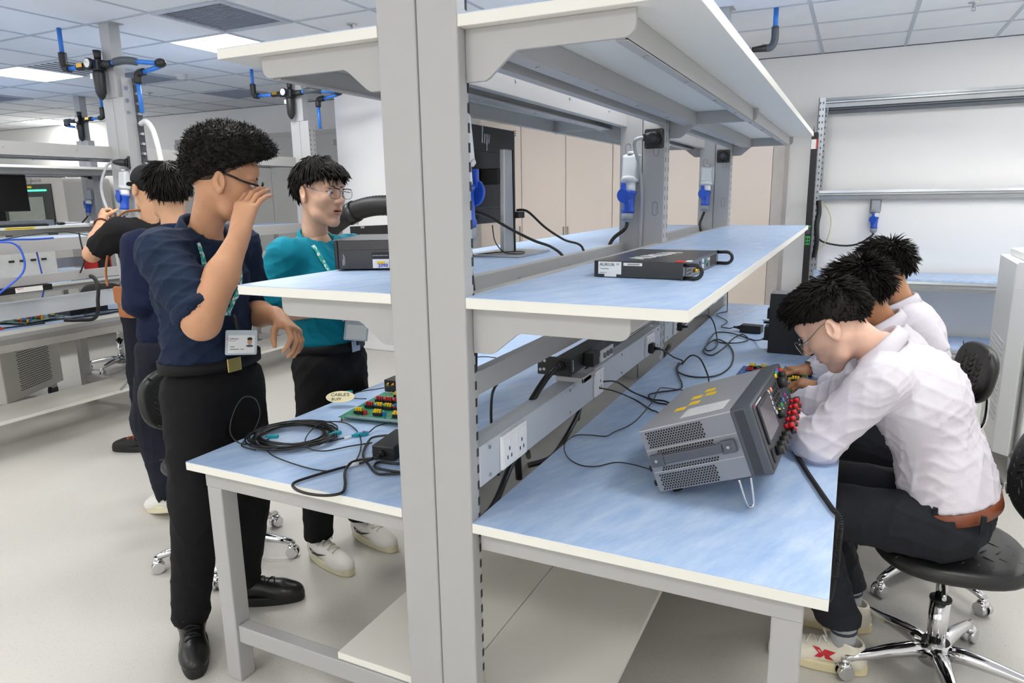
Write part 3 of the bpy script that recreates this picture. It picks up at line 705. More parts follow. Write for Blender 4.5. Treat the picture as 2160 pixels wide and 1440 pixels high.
thinL = [(-0.788, 0.264, 0.765), (-0.786, 0.219, 0.757), (-0.702, 0.149, 0.757), (-0.614, 0.118, 0.757), (-0.487, 0.099, 0.757), (-0.421, 0.115, 0.757), (-0.408, 0.198, 0.757), (-0.485, 0.328, 0.757), (-0.579, 0.425, 0.757), (-0.665, 0.475, 0.757), (-0.721, 0.472, 0.757), (-0.718, 0.402, 0.772), (-0.661, 0.273, 0.775), (-0.605, 0.216, 0.765), (-0.552, 0.23, 0.757), (-0.504, 0.298, 0.757), (-0.459, 0.35, 0.757)]
part('lead', MB().tube(smooth_path(thinL), .0022, 6), CABLE(), t2)
t3 = thing('cable', 'short black lead with a white sleeve and teal plug leading to the green board', 'cable', (-.54, .4, .75))
part('lead', MB().tube(smooth_path([(-0.595, 0.30, .757), (-0.579, 0.336, 0.757), (-0.557, 0.38, 0.757), (-0.533, 0.425, 0.757), (-0.531, 0.47, 0.765), (-0.50, 0.51, 0.772)]), .0022, 6), CABLE(), t3)
part('sleeve', MB().cyl((-.572, .35, .757), (-.560, .378, .757), .0035, n=8), PAPER(), t3)
tealc((-.543, .404, .7515), 55, t3, .045); part('pink_lock', MB().cyl((-.536, .408, .7635), (-.536, .408, .767), .005, n=8), M('magenta_lock', (190, 40, 120)), t3)
thickL = [(-0.345, 0.228, 0.77), (-0.385, 0.189, 0.757), (-0.411, 0.141, 0.757), (-0.448, 0.055, 0.757), (-0.461, -0.001, 0.757), (-0.429, -0.03, 0.757), (-0.379, -0.04, 0.757), (-0.324, -0.03, 0.757), (-0.296, 0.0, 0.757), (-0.32, 0.045, 0.757), (-0.381, 0.119, 0.757), (-0.398, 0.165, 0.764), (-0.39, 0.2, 0.764), (-0.352, 0.213, 0.77)]
t4 = thing('cable', 'thick black power lead looping over the front edge of the left worktop', 'cable', (-.4, .1, .75))
part('lead', MB().tube(smooth_path(thickL), .0042, 8), CABLE(), t4)
part('barcode_sleeve', MB().cyl((-.405, .155, .758), (-.386, .187, .758), .0065, n=8), PAPER(), t4)
cable('black mains lead curling beside the left power adapter', [(-.30, .40, .775), (-0.38, 0.41, 0.775), (-0.47, 0.386, 0.765), (-0.477, 0.353, 0.757), (-0.418, 0.25, 0.757), (-0.355, 0.195, 0.757), (-0.292, 0.149, 0.757), (-0.255, 0.16, 0.757), (-.2, .2, .757)], .0038)
cable('second black loop of lead in front of the left power adapter', [(-.2, .27, .757), (-0.28, 0.235, 0.757), (-0.335, 0.225, 0.757), (-0.333, 0.194, 0.757), (-0.299, 0.169, 0.763), (-0.235, 0.183, 0.757), (-.18, .2, .757)], .0038)
cable('pair of black leads hanging from the left shelf down to the green board', [(-.43, .66, 1.27), (-.45, .68, 1.1), (-.40, .66, .98), (-.36, .64, .9), (-.42, .62, .83), (-.47, .6, .782)], .0026)
cable('black lead arching from the shelf past the belt to the board', [(-.42, .66, 1.27), (-.44, .67, 1.12), (-.50, .62, .98), (-.45, .58, .88), (-.36, .55, .80), (-.33, .52, .775)], .0024)
cable('thin black lead with a teal plug on the rear of the left worktop', [(-.30, .95, .92), (-.45, .97, .90), (-.70, .85, .80), (-.86, .79, .765), (-.84, .74, .757), (-.75, .70, .775)], .002)
tealc((-.91, .795, .7515), 40, bpy.data.objects[[o.name for o in bpy.data.objects if o.get('label', '').startswith('thin black lead with a teal')][0]])

R_ = dict(
 a=('black lead from the trunking socket to the instrument\'s rear, upper of two', [(.118, .945, .872), (0.15, 1.0, 0.86), (0.18, 1.10, 0.80), (0.207, 1.19, 0.757), (0.266, 1.136, 0.757), (0.336, 1.10, 0.757), (.44, .78, .77), (.47, .72, .80)], .0032),
 b=('black lead from the trunking socket to the instrument\'s rear, lower of two', [(.118, .90, .86), (0.15, 0.98, 0.83), (0.182, 1.14, 0.757), (0.265, 1.045, 0.757), (0.31, 1.0, 0.757), (.40, .78, .757), (.465, .69, .79)], .0028),
 c=('thin black wire in a wide loop on the blue worktop left of the instrument', [(0.34, 1.34, 0.757), (0.246, 1.352, 0.757), (0.226, 1.319, 0.757), (0.249, 1.128, 0.760), (0.252, 0.887, 0.757), (0.22, 0.757, 0.757), (0.207, 0.706, 0.757), (0.153, 0.695, 0.757), (0.114, 0.671, 0.757), (0.112, 0.586, 0.757), (0.155, 0.492, 0.757), (0.212, 0.442, 0.757), (0.262, 0.447, 0.757), (0.305, 0.50, 0.757), (0.37, 0.45, 0.78), (.45, .36, .81)], .0019),
 d=('black plugged-in lead making a large loop behind the instrument', [(0.14, 1.59, 0.865), (0.168, 1.62, 0.85), (0.185, 1.759, 0.79), (0.208, 1.838, 0.757), (0.211, 1.72, 0.757), (0.242, 1.615, 0.757), (0.318, 1.567, 0.757), (0.4, 1.632, 0.757), (0.427, 1.826, 0.757), (0.397, 2.097, 0.757), (0.334, 2.31, 0.757), (0.266, 2.402, 0.757), (0.245, 2.275, 0.757), (0.256, 2.081, 0.757), (0.309, 2.013, 0.757), (0.337, 2.19, 0.760), (0.341, 2.45, 0.757), (0.37, 2.588, 0.757), (0.42, 2.457, 0.757), (0.383, 2.329, 0.762), (0.306, 2.322, 0.757), (0.262, 2.376, 0.757)], .0036),
 e=('black lead rising in a hoop right behind the silver instrument', [(0.225, 1.74, 0.765), (0.255, 1.78, 0.80), (0.31, 1.70, 0.81), (0.36, 1.59, 0.785), (0.39, 1.50, 0.757), (.43, 1.2, .757)], .0036),
 e2=('black lead running back along the table towards the instrument', [(0.2, 1.80, 0.757), (0.214, 1.687, 0.757), (0.258, 1.542, 0.757), (0.293, 1.437, 0.757), (0.3, 1.355, 0.757), (0.237, 1.28, 0.757), (0.215, 1.21, 0.762), (0.237, 1.172, 0.757), (0.299, 1.16, 0.757), (.42, 1.02, .757)], .0033),
 f=('black mains lead arching from the far trunking plug to the tall black box', [(0.13, 2.15, 0.866), (0.154, 2.355, 0.875), (0.193, 2.484, 0.87), (0.236, 2.45, 0.84), (0.265, 2.40, 0.77), (0.297, 2.227, 0.762), (0.283, 2.113, 0.757), (0.25, 2.165, 0.757), (0.225, 2.485, 0.757), (0.233, 2.60, 0.757), (0.30, 2.61, 0.757), (0.378, 2.52, 0.76), (0.455, 2.45, 0.757), (0.515, 2.254, 0.806)], .0036),
 g=('black lead hanging from the shelf and zigzagging over the worktop\'s far end', [(0.20, 2.95, 1.2), (0.22, 2.95, 1.0), (0.226, 2.955, 0.88), (0.19, 3.2, 0.78), (0.164, 3.33, 0.757), (0.125, 3.194, 0.757), (0.229, 2.969, 0.757), (0.224, 2.785, 0.757), (0.278, 2.72, 0.762), (0.30, 2.695, 0.772)], .0032))
for k, (lb, p, r) in R_.items(): cable(lb, p, r)
def mains_plug(p, lab):
    t = thing('mains_plug', lab, 'plug', p, group='black mains plugs in the trunking')
    x, y, z = p
    part('plug_body', MB().box(x, y - .022, z - .022, x + .022, y + .022, z + .022), BLACK(), t, bevel=.006)
    part('strain_relief', MB().cyl((x + .022, y, z), (x + .045, y + .01, z - .003), .008, .005, 10), BLACK(), t)
mains_plug((.1182, 1.57, .868), 'black plug in the twin socket before the middle upright')
mains_plug((.1182, 2.125, .868), 'black plug in the socket beyond the middle upright')
# coiled grounding cord from the analyser over the table edge
P0 = smooth_path([(.748, .93, .80), (.752, .885, .762), (.775, .79, .759), (.81, .66, .759), (.85, .53, .759), (.885, .42, .759), (.906, .375, .752), (.908, .372, .70), (.907, .37, .60)], 10)
L_ = [0]
for a, b in zip(P0, P0[1:]): L_.append(L_[-1] + (Vector(b) - Vector(a)).length)
def at_len(s):
    i = max(0, min(len(P0) - 2, int(np.searchsorted(L_, s)) - 1)); f = (s - L_[i]) / max(1e-6, L_[i + 1] - L_[i])
    return Vector(P0[i]).lerp(Vector(P0[i + 1]), f), (Vector(P0[i + 1]) - Vector(P0[i])).normalized()
hel = []; s = .04; n = 0
while s < L_[-1]:
    p, d = at_len(s); x = d.cross(Vector((.3, .2, 1))).normalized(); y = d.cross(x); a = n * 2 * PI / 8
    hel.append(tuple(p + (x * math.cos(a) + y * math.sin(a)) * .0058 + Vector((0, 0, .0015)))); s += .00058; n += 1
t = thing('grounding_cord', 'black spiral earthing cord lying across the worktop and over its edge', 'cord', (.8, .65, .75))
part('spiral', MB().tube(hel, .0013, 4), CABLE(), t)
part('tail', MB().tube(smooth_path([P0[-1], (.905, .372, .56), (.90, .38, .53), (.89, .40, .525)], 5), .002, 6), CABLE(), t)
part('clip', MB().box(.741, .918, .797, .752, .945, .805), STEEL(), t)
t = thing('key', 'small silver key lying on the blue worktop below the instrument', 'key', (.724, .80, .751))
part('bow', MB().tube([(.724 + .008 * math.cos(a), .815 + .008 * math.sin(a), .7535) for a in np.linspace(0, 2 * PI, 14, endpoint=False)], .0022, 6, closed=True), STEEL(), t)
part('blade', MB().box(.716, .786, .7515, .722, .812, .754).box(.722, .786, .7515, .727, .79, .754).box(.722, .796, .7515, .726, .80, .754), STEEL(), t)
# thick black cables in the tray
for k, (p, lab) in enumerate(((((-.02, .1, .68), (.05, .12, .69), (.092, .14, .74), (.085, .25, .80), (.06, .38, .81), (0.02, .5, .75), (-.03, .62, .68)), 'thick black cable bending out of the tray at the front upright'),
                   (((.0, .55, .68), (.06, .6, .70), (.09, .66, .76), (.085, .78, .80), (.05, .88, .80), (0, 1.0, .70)), 'thick black cable arching out of the tray in mid-bay'),
                   (((.02, 1.9, .68), (.07, 1.98, .72), (.08, 2.1, .77), (.04, 2.25, .72), (0, 2.3, .68)), 'thick black cable in the tray beyond the middle upright'))):
    cable(lab, p, .009, n=10, cat='cable')
# ------------------------------------------------------------------ power strip inside the bench
def power_strip():
    t = thing('power_strip', 'black power distribution strip with a clear breaker cover inside the bench', 'power strip', (.1, .9, 1.0))
    T = TM((.055, .62, .965)); k = M('strip_black', (26, 27, 29), rough=.4, var=.04)
    tpart('housing', MB().box(0, .03, 0, .055, 1.1, .055), k, t, T, bevel=.002)
    tpart('end_plate', MB().box(-.06, .024, -.004, .055, .03, .056), k, t, T)
    for x, z in ((-.05, .04), (-.035, .042), (-.05, .012), (-.037, .014)): tpart('screw', MB().cyl((x, .024, z), (x, .021, z), .005, n=8), STEEL(), t, T)
    tpart('cable_gland', MB().cyl((.02, .024, .03), (.02, .008, .03), .017, n=6).cyl((.02, .008, .03), (.02, -.006, .03), .013, .011, 12), BLACK(), t, T)
    bk = tpart('breaker', MB().box(.056, .14, .004, .09, .2, .05), BLACK(), t, T, bevel=.002)
    tpart('breaker_face', MB().box(.09, .205, .008, .096, .33, .046), PAPER(), t, T)
    glass = pane_m
    tpart('clear_cover', MB().prism([(.056, .2), (.1, .205), (.108, .225), (.108, .32), (.1, .345), (.056, .35)], 'z', .002, .052), glass, t, T, bevel=.003)
    for q in range(3): tpart('breaker_lever', MB().box(.096, .22 + q * .035, .02, .104, .235 + q * .035, .036), M('lever_grey', (110, 114, 120)), t, T)
    text('legrand', .013, T @ Vector((.0556, .046, .008)), (0, 0, 1), (0, -1, 0), M('print_white', (220, 220, 224)), t)
    tpart('support_arm', MB().box(.005, .02, -.02, .10, .09, -.004).box(.092, .02, -.02, .10, .13, .0), GREY(), t, T, bevel=.002)
    cb = MB().tube(smooth_path([(.075, .615, .995), (.072, .55, .985), (.055, .47, .93), (.035, .42, .86), (.03, .41, .80), (.03, .42, .69)]), .0105, 10)
    part('supply_cable', cb, CABLE(), t)
power_strip()
cable('black lead bent over the strip rail near the front upright', [(.0, .62, 1.01), (-.02, .5, 1.0), (-.045, .42, .97), (-.05, .40, .90), (-.05, .41, .80), (-.04, .42, .69)], .0042)
cable('black lead dropping through the bench spine at the front upright', [(-.10, .32, 1.0), (-.06, .27, .93), (-.05, .26, .85), (-.05, .24, .75), (-.08, .18, .76), (-.16, .14, .765)], .004)
cable('black loop of lead under the power strip', [(.02, .70, .955), (.05, .78, .93), (.07, .86, .925), (.08, .95, .95), (.06, 1.0, .97)], .004)

# ------------------------------------------------------------------ monitor on the left middle shelf
def monitor_back():
    t = thing('monitor', 'black monitor seen from behind on a silver stand on the left shelf', 'monitor', (-.33, 1.13, 1.303))
    k = M('monitor_black', (23, 24, 28), rough=.38, var=.05); s = M('monitor_silver', (186, 188, 192), rough=.3, metal=.6, var=.02)
    part('panel', MB().box(-.462, .80, 1.42, -.44, 1.405, 1.795), k, t, bevel=.004)
    part('rear_hump', MB().box(-.44, .90, 1.48, -.425, 1.30, 1.70), k, t, bevel=.006)
    part('stand_arm', MB().box(-.425, 1.06, 1.57, -.345, 1.13, 1.63), BLACK(), t, bevel=.004)
    st = part('stand_column', MB().prism([(1.06, 1.312), (1.145, 1.312), (1.14, 1.70), (1.07, 1.70)], 'x', -.345, -.325), s, t, bevel=.003)
    part('column_edge', MB().prism([(1.1452, 1.312), (1.155, 1.312), (1.15, 1.70), (1.1402, 1.70)], 'x', -.347, -.322), BLACK(), st)
    part('cable_clip', MB().box(-.335, 1.156, 1.44, -.31, 1.215, 1.465), BLACK(), t, bevel=.002)
    part('stand_base', MB().box(-.44, .96, 1.3035, -.22, 1.26, 1.312), s, t, bevel=.002)
    wh = M('logo_silver', (205, 208, 214), rough=.2, metal=.7)
    lg = MB(); x = -.4245
    y0, z0 = 1.045, 1.655   # slanted four-bar mark
    for y, a, b in ((0, .02, .085), (.018, .02, .055), (.036, -.02, .055), (.054, .02, .055)):
        lg.prism([(y0 + y, z0 + a - .02), (y0 + y + .008, z0 + a - .02), (y0 + y + .014, z0 + b - .02), (y0 + y + .006, z0 + b - .02)], 'x', x - .0155, x - .0148 + .001)
    part('logo', lg.xf(Matrix.Translation((0, .06, .075))), wh, t)
    return t
monitor_back()
cable('black cable sweeping from the monitor stand over the shelf edge', [(-.42, .97, 1.47), (-.37, 1.0, 1.455), (-.28, 1.04, 1.40), (-.2, 1.06, 1.36), (-.13, 1.07, 1.335), (-.085, 1.08, 1.29), (-.08, 1.08, 1.20)], .0055)
cable('black cable behind the monitor stand curving down to the rail', [(-.34, 1.2, 1.47), (-.30, 1.22, 1.465), (-.24, 1.26, 1.40), (-.17, 1.29, 1.35), (-.10, 1.31, 1.32), (-.085, 1.31, 1.22)], .005)
cable('thin black USB lead lying on the monitor base', [(-.345, 1.0, 1.42), (-.335, 1.0, 1.36), (-.30, 1.0, 1.32), (-.25, .98, 1.316), (-.22, 1.0, 1.316), (-.26, 1.08, 1.316), (-.34, 1.02, 1.316), (-.42, .95, 1.309), (-.45, .9, 1.309)], .0022)
t = thing('keyboard', 'white-keyed keyboard on the left shelf behind the blue plug', 'keyboard', (-.47, .88, 1.303))
part('keyboard_base', MB().box(-.56, .72, 1.3035, -.42, .98, 1.322), BLACK(), t, bevel=.003)
for r in range(4):
    for c in range(8): part('key', MB().box(-.55 + r * .032, .73 + c * .03, 1.322, -.525 + r * .032, .755 + c * .03, 1.329), PAPER(), t)

# ------------------------------------------------------------------ blue industrial plugs
def ind_plug(lab, x, y, z, rz=0, cab=None, grey=(206, 210, 214), sc=1.0, extra=True, blk=None):
    T = Matrix.Translation((x, y, z)) @ Matrix.Rotation(rz, 4, 'Z') @ Matrix.Scale(sc, 4)
    t = thing('industrial_socket', lab, 'power socket', (x, y, z), group='blue industrial plugs')
    g = M('socket_grey_%d' % grey[0], grey, rough=.45, var=.01)
    tpart('mounting_plate', MB().box(-.045, -.006, -.06, .045, 0, .055), g, t, T, bevel=.003)
    for a in (-.038, .038):
        for b in (-.05, .047): tpart('screw', MB().cyl((a, -.006, b), (a, -.009, b), .004, n=8), STEEL(), t, T)
    tpart('hood', MB().prism([(-.007, .06), (-.045, .05), (-.062, -.06), (-.007, -.06)][::-1], 'x', -.034, .034), g, t, T, bevel=.008)
    tpart('cap', MB().cyl((0, -.03, .055), (0, -.03, .068), .014, n=10), g, t, T)
    tpart('collar', MB().tube([(0, -.032, -.055), (0, -.036, -.063), (0, -.036, -.066)], [.04, .042, .036], 18), g, t, T)
    tpart('sleeve', MB().cyl((0, -.036, -.066), (0, -.044, -.115), .03, .029, 18), M('sleeve_white', (228, 230, 232), rough=.4), t, T)
    pb = tpart('plug_body', MB().tube([(0, -.043, -.108), (0, -.045, -.12), (0, -.047, -.124), (0, -.055, -.185), (0, -.057, -.195), (0, -.058, -.205)], [.034, .034, .029, .027, .03, .027], 18), BLUEP(), t, T)
    tpart('flap', MB().cyl((-.012, -.082, -.125), (-.014, -.09, -.126), .032, n=20).box(-.026, -.088, -.115, -.002, -.076, -.07), BLUEP(), t, T, bevel=.002)
    tpart('cable_gland', MB().cyl((0, -.058, -.205), (0, -.062, -.235), .028, .026, 8).cyl((0, -.062, -.235), (0, -.063, -.243), .02, n=12), M('gland_grey', (150, 158, 168), rough=.5), t, T)
    tpart('rating_label', MB().box(-.012, -.076, -.175, .012, -.0735, -.145), PAPER(), pb, T)
    if cab: part('supply_cable', MB().tube(smooth_path(cab), .0085, 10), CABLE(), t)
    return t
ind_plug('blue industrial plug on the middle upright of the foreground bench', -.045, 1.8095, 1.645, 0, [(-.045, 1.747, 1.40), (-.055, 1.74, 1.37), (-.10, 1.72, 1.33), (-.115, 1.70, 1.28), (-.09, 1.70, 1.2), (-.06, 1.7, 1.1)])
ind_plug('blue industrial plug on the far upright of the foreground bench', -.045, 3.6195, 1.645, 0, [(-.045, 3.557, 1.40), (-.06, 3.55, 1.36), (-.07, 3.54, 1.31), (-.045, 3.52, 1.24), (-.02, 3.5, 1.1)])
ind_plug('large blue plug with open lid just behind the front upright', .05, .0425, 1.66, PI, [(.05, .105, 1.415), (.052, .11, 1.37), (.055, .12, 1.28), (.05, .13, 1.15), (.03, .15, 1.0)])
ind_plug('blue industrial plug beside the hand gripping the grey cable', -3.66, 1.9295, 1.68, 0, [(-3.66, 1.865, 1.435), (-3.66, 1.86, 1.35), (-3.65, 1.87, 1.2)])
ind_plug('small blue plug on the far left bench upright', -7.05, 3.8995, 1.62, -.35, [(-7.08, 3.84, 1.375), (-7.12, 3.83, 1.34), (-7.17, 3.82, 1.30)], (160, 166, 172))
ind_plug('blue plug with a grey socket on the white wall above the rack board', 1.035, BACK - .0005, 1.40, 0, [(1.035, 5.587, 1.155), (1.02, 5.585, 1.13), (.94, 5.58, 1.07), (.85, 5.58, 1.045), (.74, 5.58, 1.05), (.63, 5.56, 1.08), (.585, 5.5, 1.13)], (158, 164, 172))
def black_socket(lab, x, y, z, rz=0, plug=True, long=False):
    T = Matrix.Translation((x, y, z)) @ Matrix.Rotation(rz, 4, 'Z')
    t = thing('flanged_socket', lab, 'power socket', (x, y, z), group='black flanged sockets')
    tpart('flange', MB().prism(rrect(-.042, -.042, .042, .042, .008), 'y', -.014, 0), BLACK(), t, T, bevel=.002)
    tpart('ring', MB().tube([(0, -.014, 0), (0, -.026, 0), (0, -.028, 0)], [.031, .030, .024], 18), BLACK(), t, T)
    for a in (-.033, .033):
        for b in (-.033, .033): tpart('screw', MB().cyl((a, -.014, b), (a, -.016, b), .004, n=8), DKGREY(), t, T)
    if plug:
        tpart('plug', MB().tube([(0, -.026, 0), (0, -.06, .002), (-.01, -.085, .004), (-.02, -.10, .004)], [.024, .024, .018, .011], 14), M('plug_charcoal', (38, 39, 42), rough=.5), t, T)
        tpart('lever', MB().box(-.034, -.075, -.012, -.012, -.05, .012), BLACK(), t, T, bevel=.003)
    else: tpart('core', MB().cyl((0, -.028, 0), (0, -.032, 0), .014, n=12), DKGREY(), t, T)
    return t
black_socket('black flanged power socket with plug on the middle upright', .055, 1.8095, 1.765)
cable('light grey cable hanging down the middle upright', [(.03, 1.712, 1.766), (.0, 1.70, 1.755), (-.008, 1.72, 1.72), (.004, 1.76, 1.64), (.008, 1.79, 1.5), (.004, 1.80, 1.36), (.002, 1.80, 1.2)], .008, mat=M('grey_cable', (170, 173, 178), rough=.5))
black_socket('black flanged power socket without plug on the far upright', .055, 3.6195, 1.765, 0, False)
black_socket('black flanged socket with a long plug on the left bench upright', -3.62, 1.9295, 1.79, -.6)
cable('light grey cable held by the man in the black cap', [(-3.70, 1.86, 1.795), (-3.74, 1.84, 1.77), (-3.73, 1.78, 1.66), (-3.56, 1.66, 1.56), (-3.47, 1.62, 1.47), (-3.42, 1.60, 1.30), (-3.40, 1.60, 1.1), (-3.38, 1.60, .9), (-3.42, 1.63, .72), (-3.50, 1.66, .55), (-3.56, 1.68, .40), (-3.62, 1.70, .30), (-3.70, 1.70, .23)], .009, mat=M('grey_cable', (170, 173, 178), rough=.5))
black_socket('small black socket on the far left bench upright', -7.03, 3.8995, 1.83, -.3)

# ------------------------------------------------------------------ compressed air sets and blue pipes
BP = lambda: M('blue_air_pipe', (52, 122, 214), rough=.35, var=.03)
def air_set(lab, x, y, z, px, mirror=1, sc=1.0, out=True):
    t = thing('air_regulator', lab, 'air regulator', (x, y, z), group='compressed air regulators')
    k = M('fitting_black', (30, 31, 34), rough=.45); m = mirror
    r = .015
    part('drop_pipe', MB().cyl((px, y, CEIL - .001), (px, y, z + .09), r, n=12), BP(), t)
    part('elbow', MB().tube(smooth_path([(px, y, z + .12), (px, y, z + .06), (px + m * .012, y, z + .02), (px + m * .06, y, z + .012)], 4), .026, 10), k, t)
    part('inlet_pipe', MB().cyl((px + m * .06, y, z + .012), (x - m * .2, y, z + .012), r, n=12), BP(), t)
    part('valve', MB().cyl((x - m * .21, y, z + .012), (x - m * .12, y, z + .010), .024, .02, 10).cyl((x - m * .12, y, z + .01), (x - m * .07, y, z + .008), .028, n=10), k, t)
    part('valve_lever', MB().box(x - m * .19, y - .03, z + .005, x - m * .13, y - .02, z + .03), M('brass', (190, 150, 70), rough=.3, metal=1), t)
    part('regulator_body', MB().box(x - .035, y - .035, z - .03, x + .035, y + .03, z + .04), k, t, bevel=.006)
    part('blue_band', MB().box(x - .028, y - .037, z - .005, x + .004, y - .0345, z + .03), BLUEP(), t)
    part('adjust_knob', MB().cyl((x, y, z + .04), (x, y, z + .10), .020, .026, 12), k, t)
    g = part('gauge', MB().cyl((x - m * .03, y - .035, z + .015), (x - m * .03, y - .06, z + .015), .034, n=20), k, t)
    part('gauge_dial', MB().cyl((x - m * .03, y - .06, z + .015), (x - m * .03, y - .062, z + .015), .028, n=20), PAPER(), g)
    part('gauge_needle', MB().bar((x - m * .03, y - .063, z + .015), (x - m * .03 - .015, y - .063, z + .03), .003, .001), INK(), g)
    part('filter_bowl', MB().tube([(x, y - .005, z - .03), (x, y - .005, z - .05), (x, y - .005, z - .17), (x, y - .005, z - .195), (x, y - .005, z - .215)], [.034, .038, .034, .024, .009], 14), k, t)
    part('bowl_label', MB().box(x - .034, y - .046, z - .085, x - .012, y - .041, z - .05), PAPER(), t)
    if out:
        part('outlet_union', MB().cyl((x + m * .035, y, z + .005), (x + m * .14, y, z + .005), .026, .022, 10), k, t)
        part('outlet_pipe', MB().cyl((x + m * .1, y, z + .008), (x + m * .2, y, z + .012), r, n=10), BP(), t)
        part('outlet_elbow', MB().tube(smooth_path([(x + m * .17, y, z + .012), (x + m * .24, y, z + .014), (x + m * .29, y + .02, z + .012), (x + m * .30, y + .06, z + .01)], 4), .025, 10), M('fitting_grey', (74, 80, 88), rough=.45), t)
        part('side_pipe', MB().cyl((x + m * .30, y + .04, z + .01), (x + m * .42, y + .12, z + .0), r, n=10), BP(), t)
        part('side_elbow', MB().ell((x + m * .44, y + .13, z), (.04, .035, .03)), k, t)
        part('return_pipe', MB().cyl((x + m * .43, y + .13, z - .02), (x + m * .24, y + .13, z - .045), r, n=10), BP(), t)
        part('down_elbow', MB().tube(smooth_path([(x + m * .27, y + .13, z - .04), (x + m * .21, y + .13, z - .05), (x + m * .20, y + .13, z - .11)], 4), .025, 10), k, t)
        part('down_pipe', MB().cyl((x + m * .20, y + .13, z - .1), (x + m * .205, y + .13, z - .3), r, n=10), BP(), t)
    return t
air_set('compressed air regulator with gauge and blue pipes on the left bench post', -3.755, 1.885, 2.42, -4.12)
air_set('compressed air regulator with blue pipe above the teal-shirted man', -3.76, 3.685, 2.45, -4.2)
air_set('distant compressed air regulator with blue pipes at the far left', -7.0, 3.85, 2.42, -6.6, -1)
t = thing('air_pipe', 'blue air pipe with black elbow dropping beside the upper shelf at right', 'air pipe', (.32, 3.75, CEIL))
part('drop_pipe', MB().cyl((.32, 3.78, CEIL - .001), (.32, 3.78, 2.55), .016, n=12), BP(), t)
part('elbow', MB().tube(smooth_path([(.32, 3.78, 2.58), (.32, 3.78, 2.5), (.30, 3.77, 2.455), (.25, 3.75, 2.45)], 4), .024, 10), M('fitting_grey', (74, 80, 88), rough=.45), t)
part('union', MB().cyl((.27, 3.755, 2.45), (.19, 3.72, 2.44), .024, .016, 10).cyl((.18, 3.715, 2.44), (.09, 3.68, 2.43), .016, .026, 10), BLACK(), t)
# outlet manifold strip and hose on the left bench post
t = thing('air_manifold', 'row of air outlets with a white hose on the left bench post', 'air outlet', (-3.60, 2.02, 2.0))
part('strip', MB().box(-3.616, 2.016, 1.55, -3.596, 2.05, 2.35), DKGREY(), t)
for k in range(10): part('outlet', MB().cyl((-3.598, 2.02, 1.72 + k * .066), (-3.566, 2.015, 1.72 + k * .066), .011, .009, 8), STEEL(), t)
part('hose', MB().tube(smooth_path([(-3.57, 2.01, 2.05), (-3.50, 2.0, 2.06), (-3.42, 1.98, 2.0), (-3.36, 1.96, 1.88), (-3.33, 1.95, 1.74), (-3.33, 1.95, 1.6), (-3.36, 2.0, 1.2)]), .017, 10), M('white_hose', (222, 222, 220), rough=.5), t)
part('bolts', MB().cyl((-3.6165, 1.96, 2.28), (-3.611, 1.96, 2.28), .014, n=10).cyl((-3.6165, 1.96, 2.2), (-3.611, 1.96, 2.2), .014, n=10).cyl((-3.6165, 1.96, 2.12), (-3.611, 1.96, 2.12), .014, n=10), STEEL(), t)
part('side_plate', MB().box(-3.6168, 1.935, 1.5, -3.6158, 2.014, 2.35), M('grey_extension', (172, 174, 176)), t)

# ------------------------------------------------------------------ steel rack on the back wall, vertical power strip
def steel_rack():
    t = thing('storage_rack', 'galvanised steel boltless rack with blue boards against the white wall', 'rack', (1.6, 5.3, 0))
    g = STEEL(); xs = (.55, 2.9)
    for x in xs:
        for y in (5.03, 5.58):
            u = part('upright', MB().box(x, y, 0, x + .05, y + .006, 2.26).box(x, y, 0, x + .005, y + .045, 2.26), g, t)
            h = MB()
            for k in range(44):
                for dx in (.012, .034): h.box(x + dx - .004, y - .0008, .06 + k * .05, x + dx + .004, y + .0004, .078 + k * .05)
            part('holes', h, M('hole_dark', (60, 62, 66)), u, kind='stuff')
    for z in (2.225, 1.50, .78, .24):
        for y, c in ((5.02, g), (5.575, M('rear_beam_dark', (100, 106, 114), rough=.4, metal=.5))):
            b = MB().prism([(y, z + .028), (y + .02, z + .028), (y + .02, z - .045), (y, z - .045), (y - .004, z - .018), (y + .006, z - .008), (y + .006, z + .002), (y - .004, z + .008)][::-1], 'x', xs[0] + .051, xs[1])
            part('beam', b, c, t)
        for x in xs: part('end_beam', MB().box(x + .01, 5.04, z - .03, x + .04, 5.575, z + .02), g, t)
    for z in (.78, .24):
        part('board', MB().box(.57, 5.03, z + .0285, 2.93, 5.58, z + .045), m_worktop(), t)
steel_rack()
t = thing('power_strip', 'tall black vertical power strip with green display fixed to the steel rack', 'power strip', (.545, 4.98, 1.3))
k = M('strip_black', (26, 27, 29), rough=.4, var=.04)
part('housing', MB().box(.515, 4.965, .56, .565, 5.018, 1.99), k, t, bevel=.003)
for z in (2.0, 2.02): part('hook', MB().cyl((.53, 4.99, z), (.53, 4.97, z + .015), .006, n=8), STEEL(), t)
part('label', MB().box(.517, 4.9635, 1.86, .563, 4.965, 1.935), PAPER(), t); part('label_red', MB().box(.553, 4.963, 1.86, .563, 4.9636, 1.935), M('red_tag', (220, 50, 50)), t)
for i in range(14): part('outlet', MB().prism(rrect(.527, 1.42 + i * .031, .553, 1.444 + i * .031, .006), 'y', 4.9632, 4.965), INK(), t)
for i in range(6): part('outlet', MB().prism(rrect(.527, .62 + i * .031, .553, .644 + i * .031, .006), 'y', 4.9632, 4.965), INK(), t)
gd = part('display_panel', MB().box(.522, 4.963, 1.09, .558, 4.965, 1.16), M('display_green', (40, 170, 80), rough=.4), t)
for i in range(4): part('data_port', MB().box(.525 + (i % 2) * .017, 4.9625, 1.10 + (i // 2) * .028, .537 + (i % 2) * .017, 4.9632, 1.118 + (i // 2) * .028), INK(), gd)
part('lcd', MB().box(.525, 4.9632, 1.18, .555, 4.965, 1.225), M('lcd_grey', (70, 74, 82), rough=.2), t)
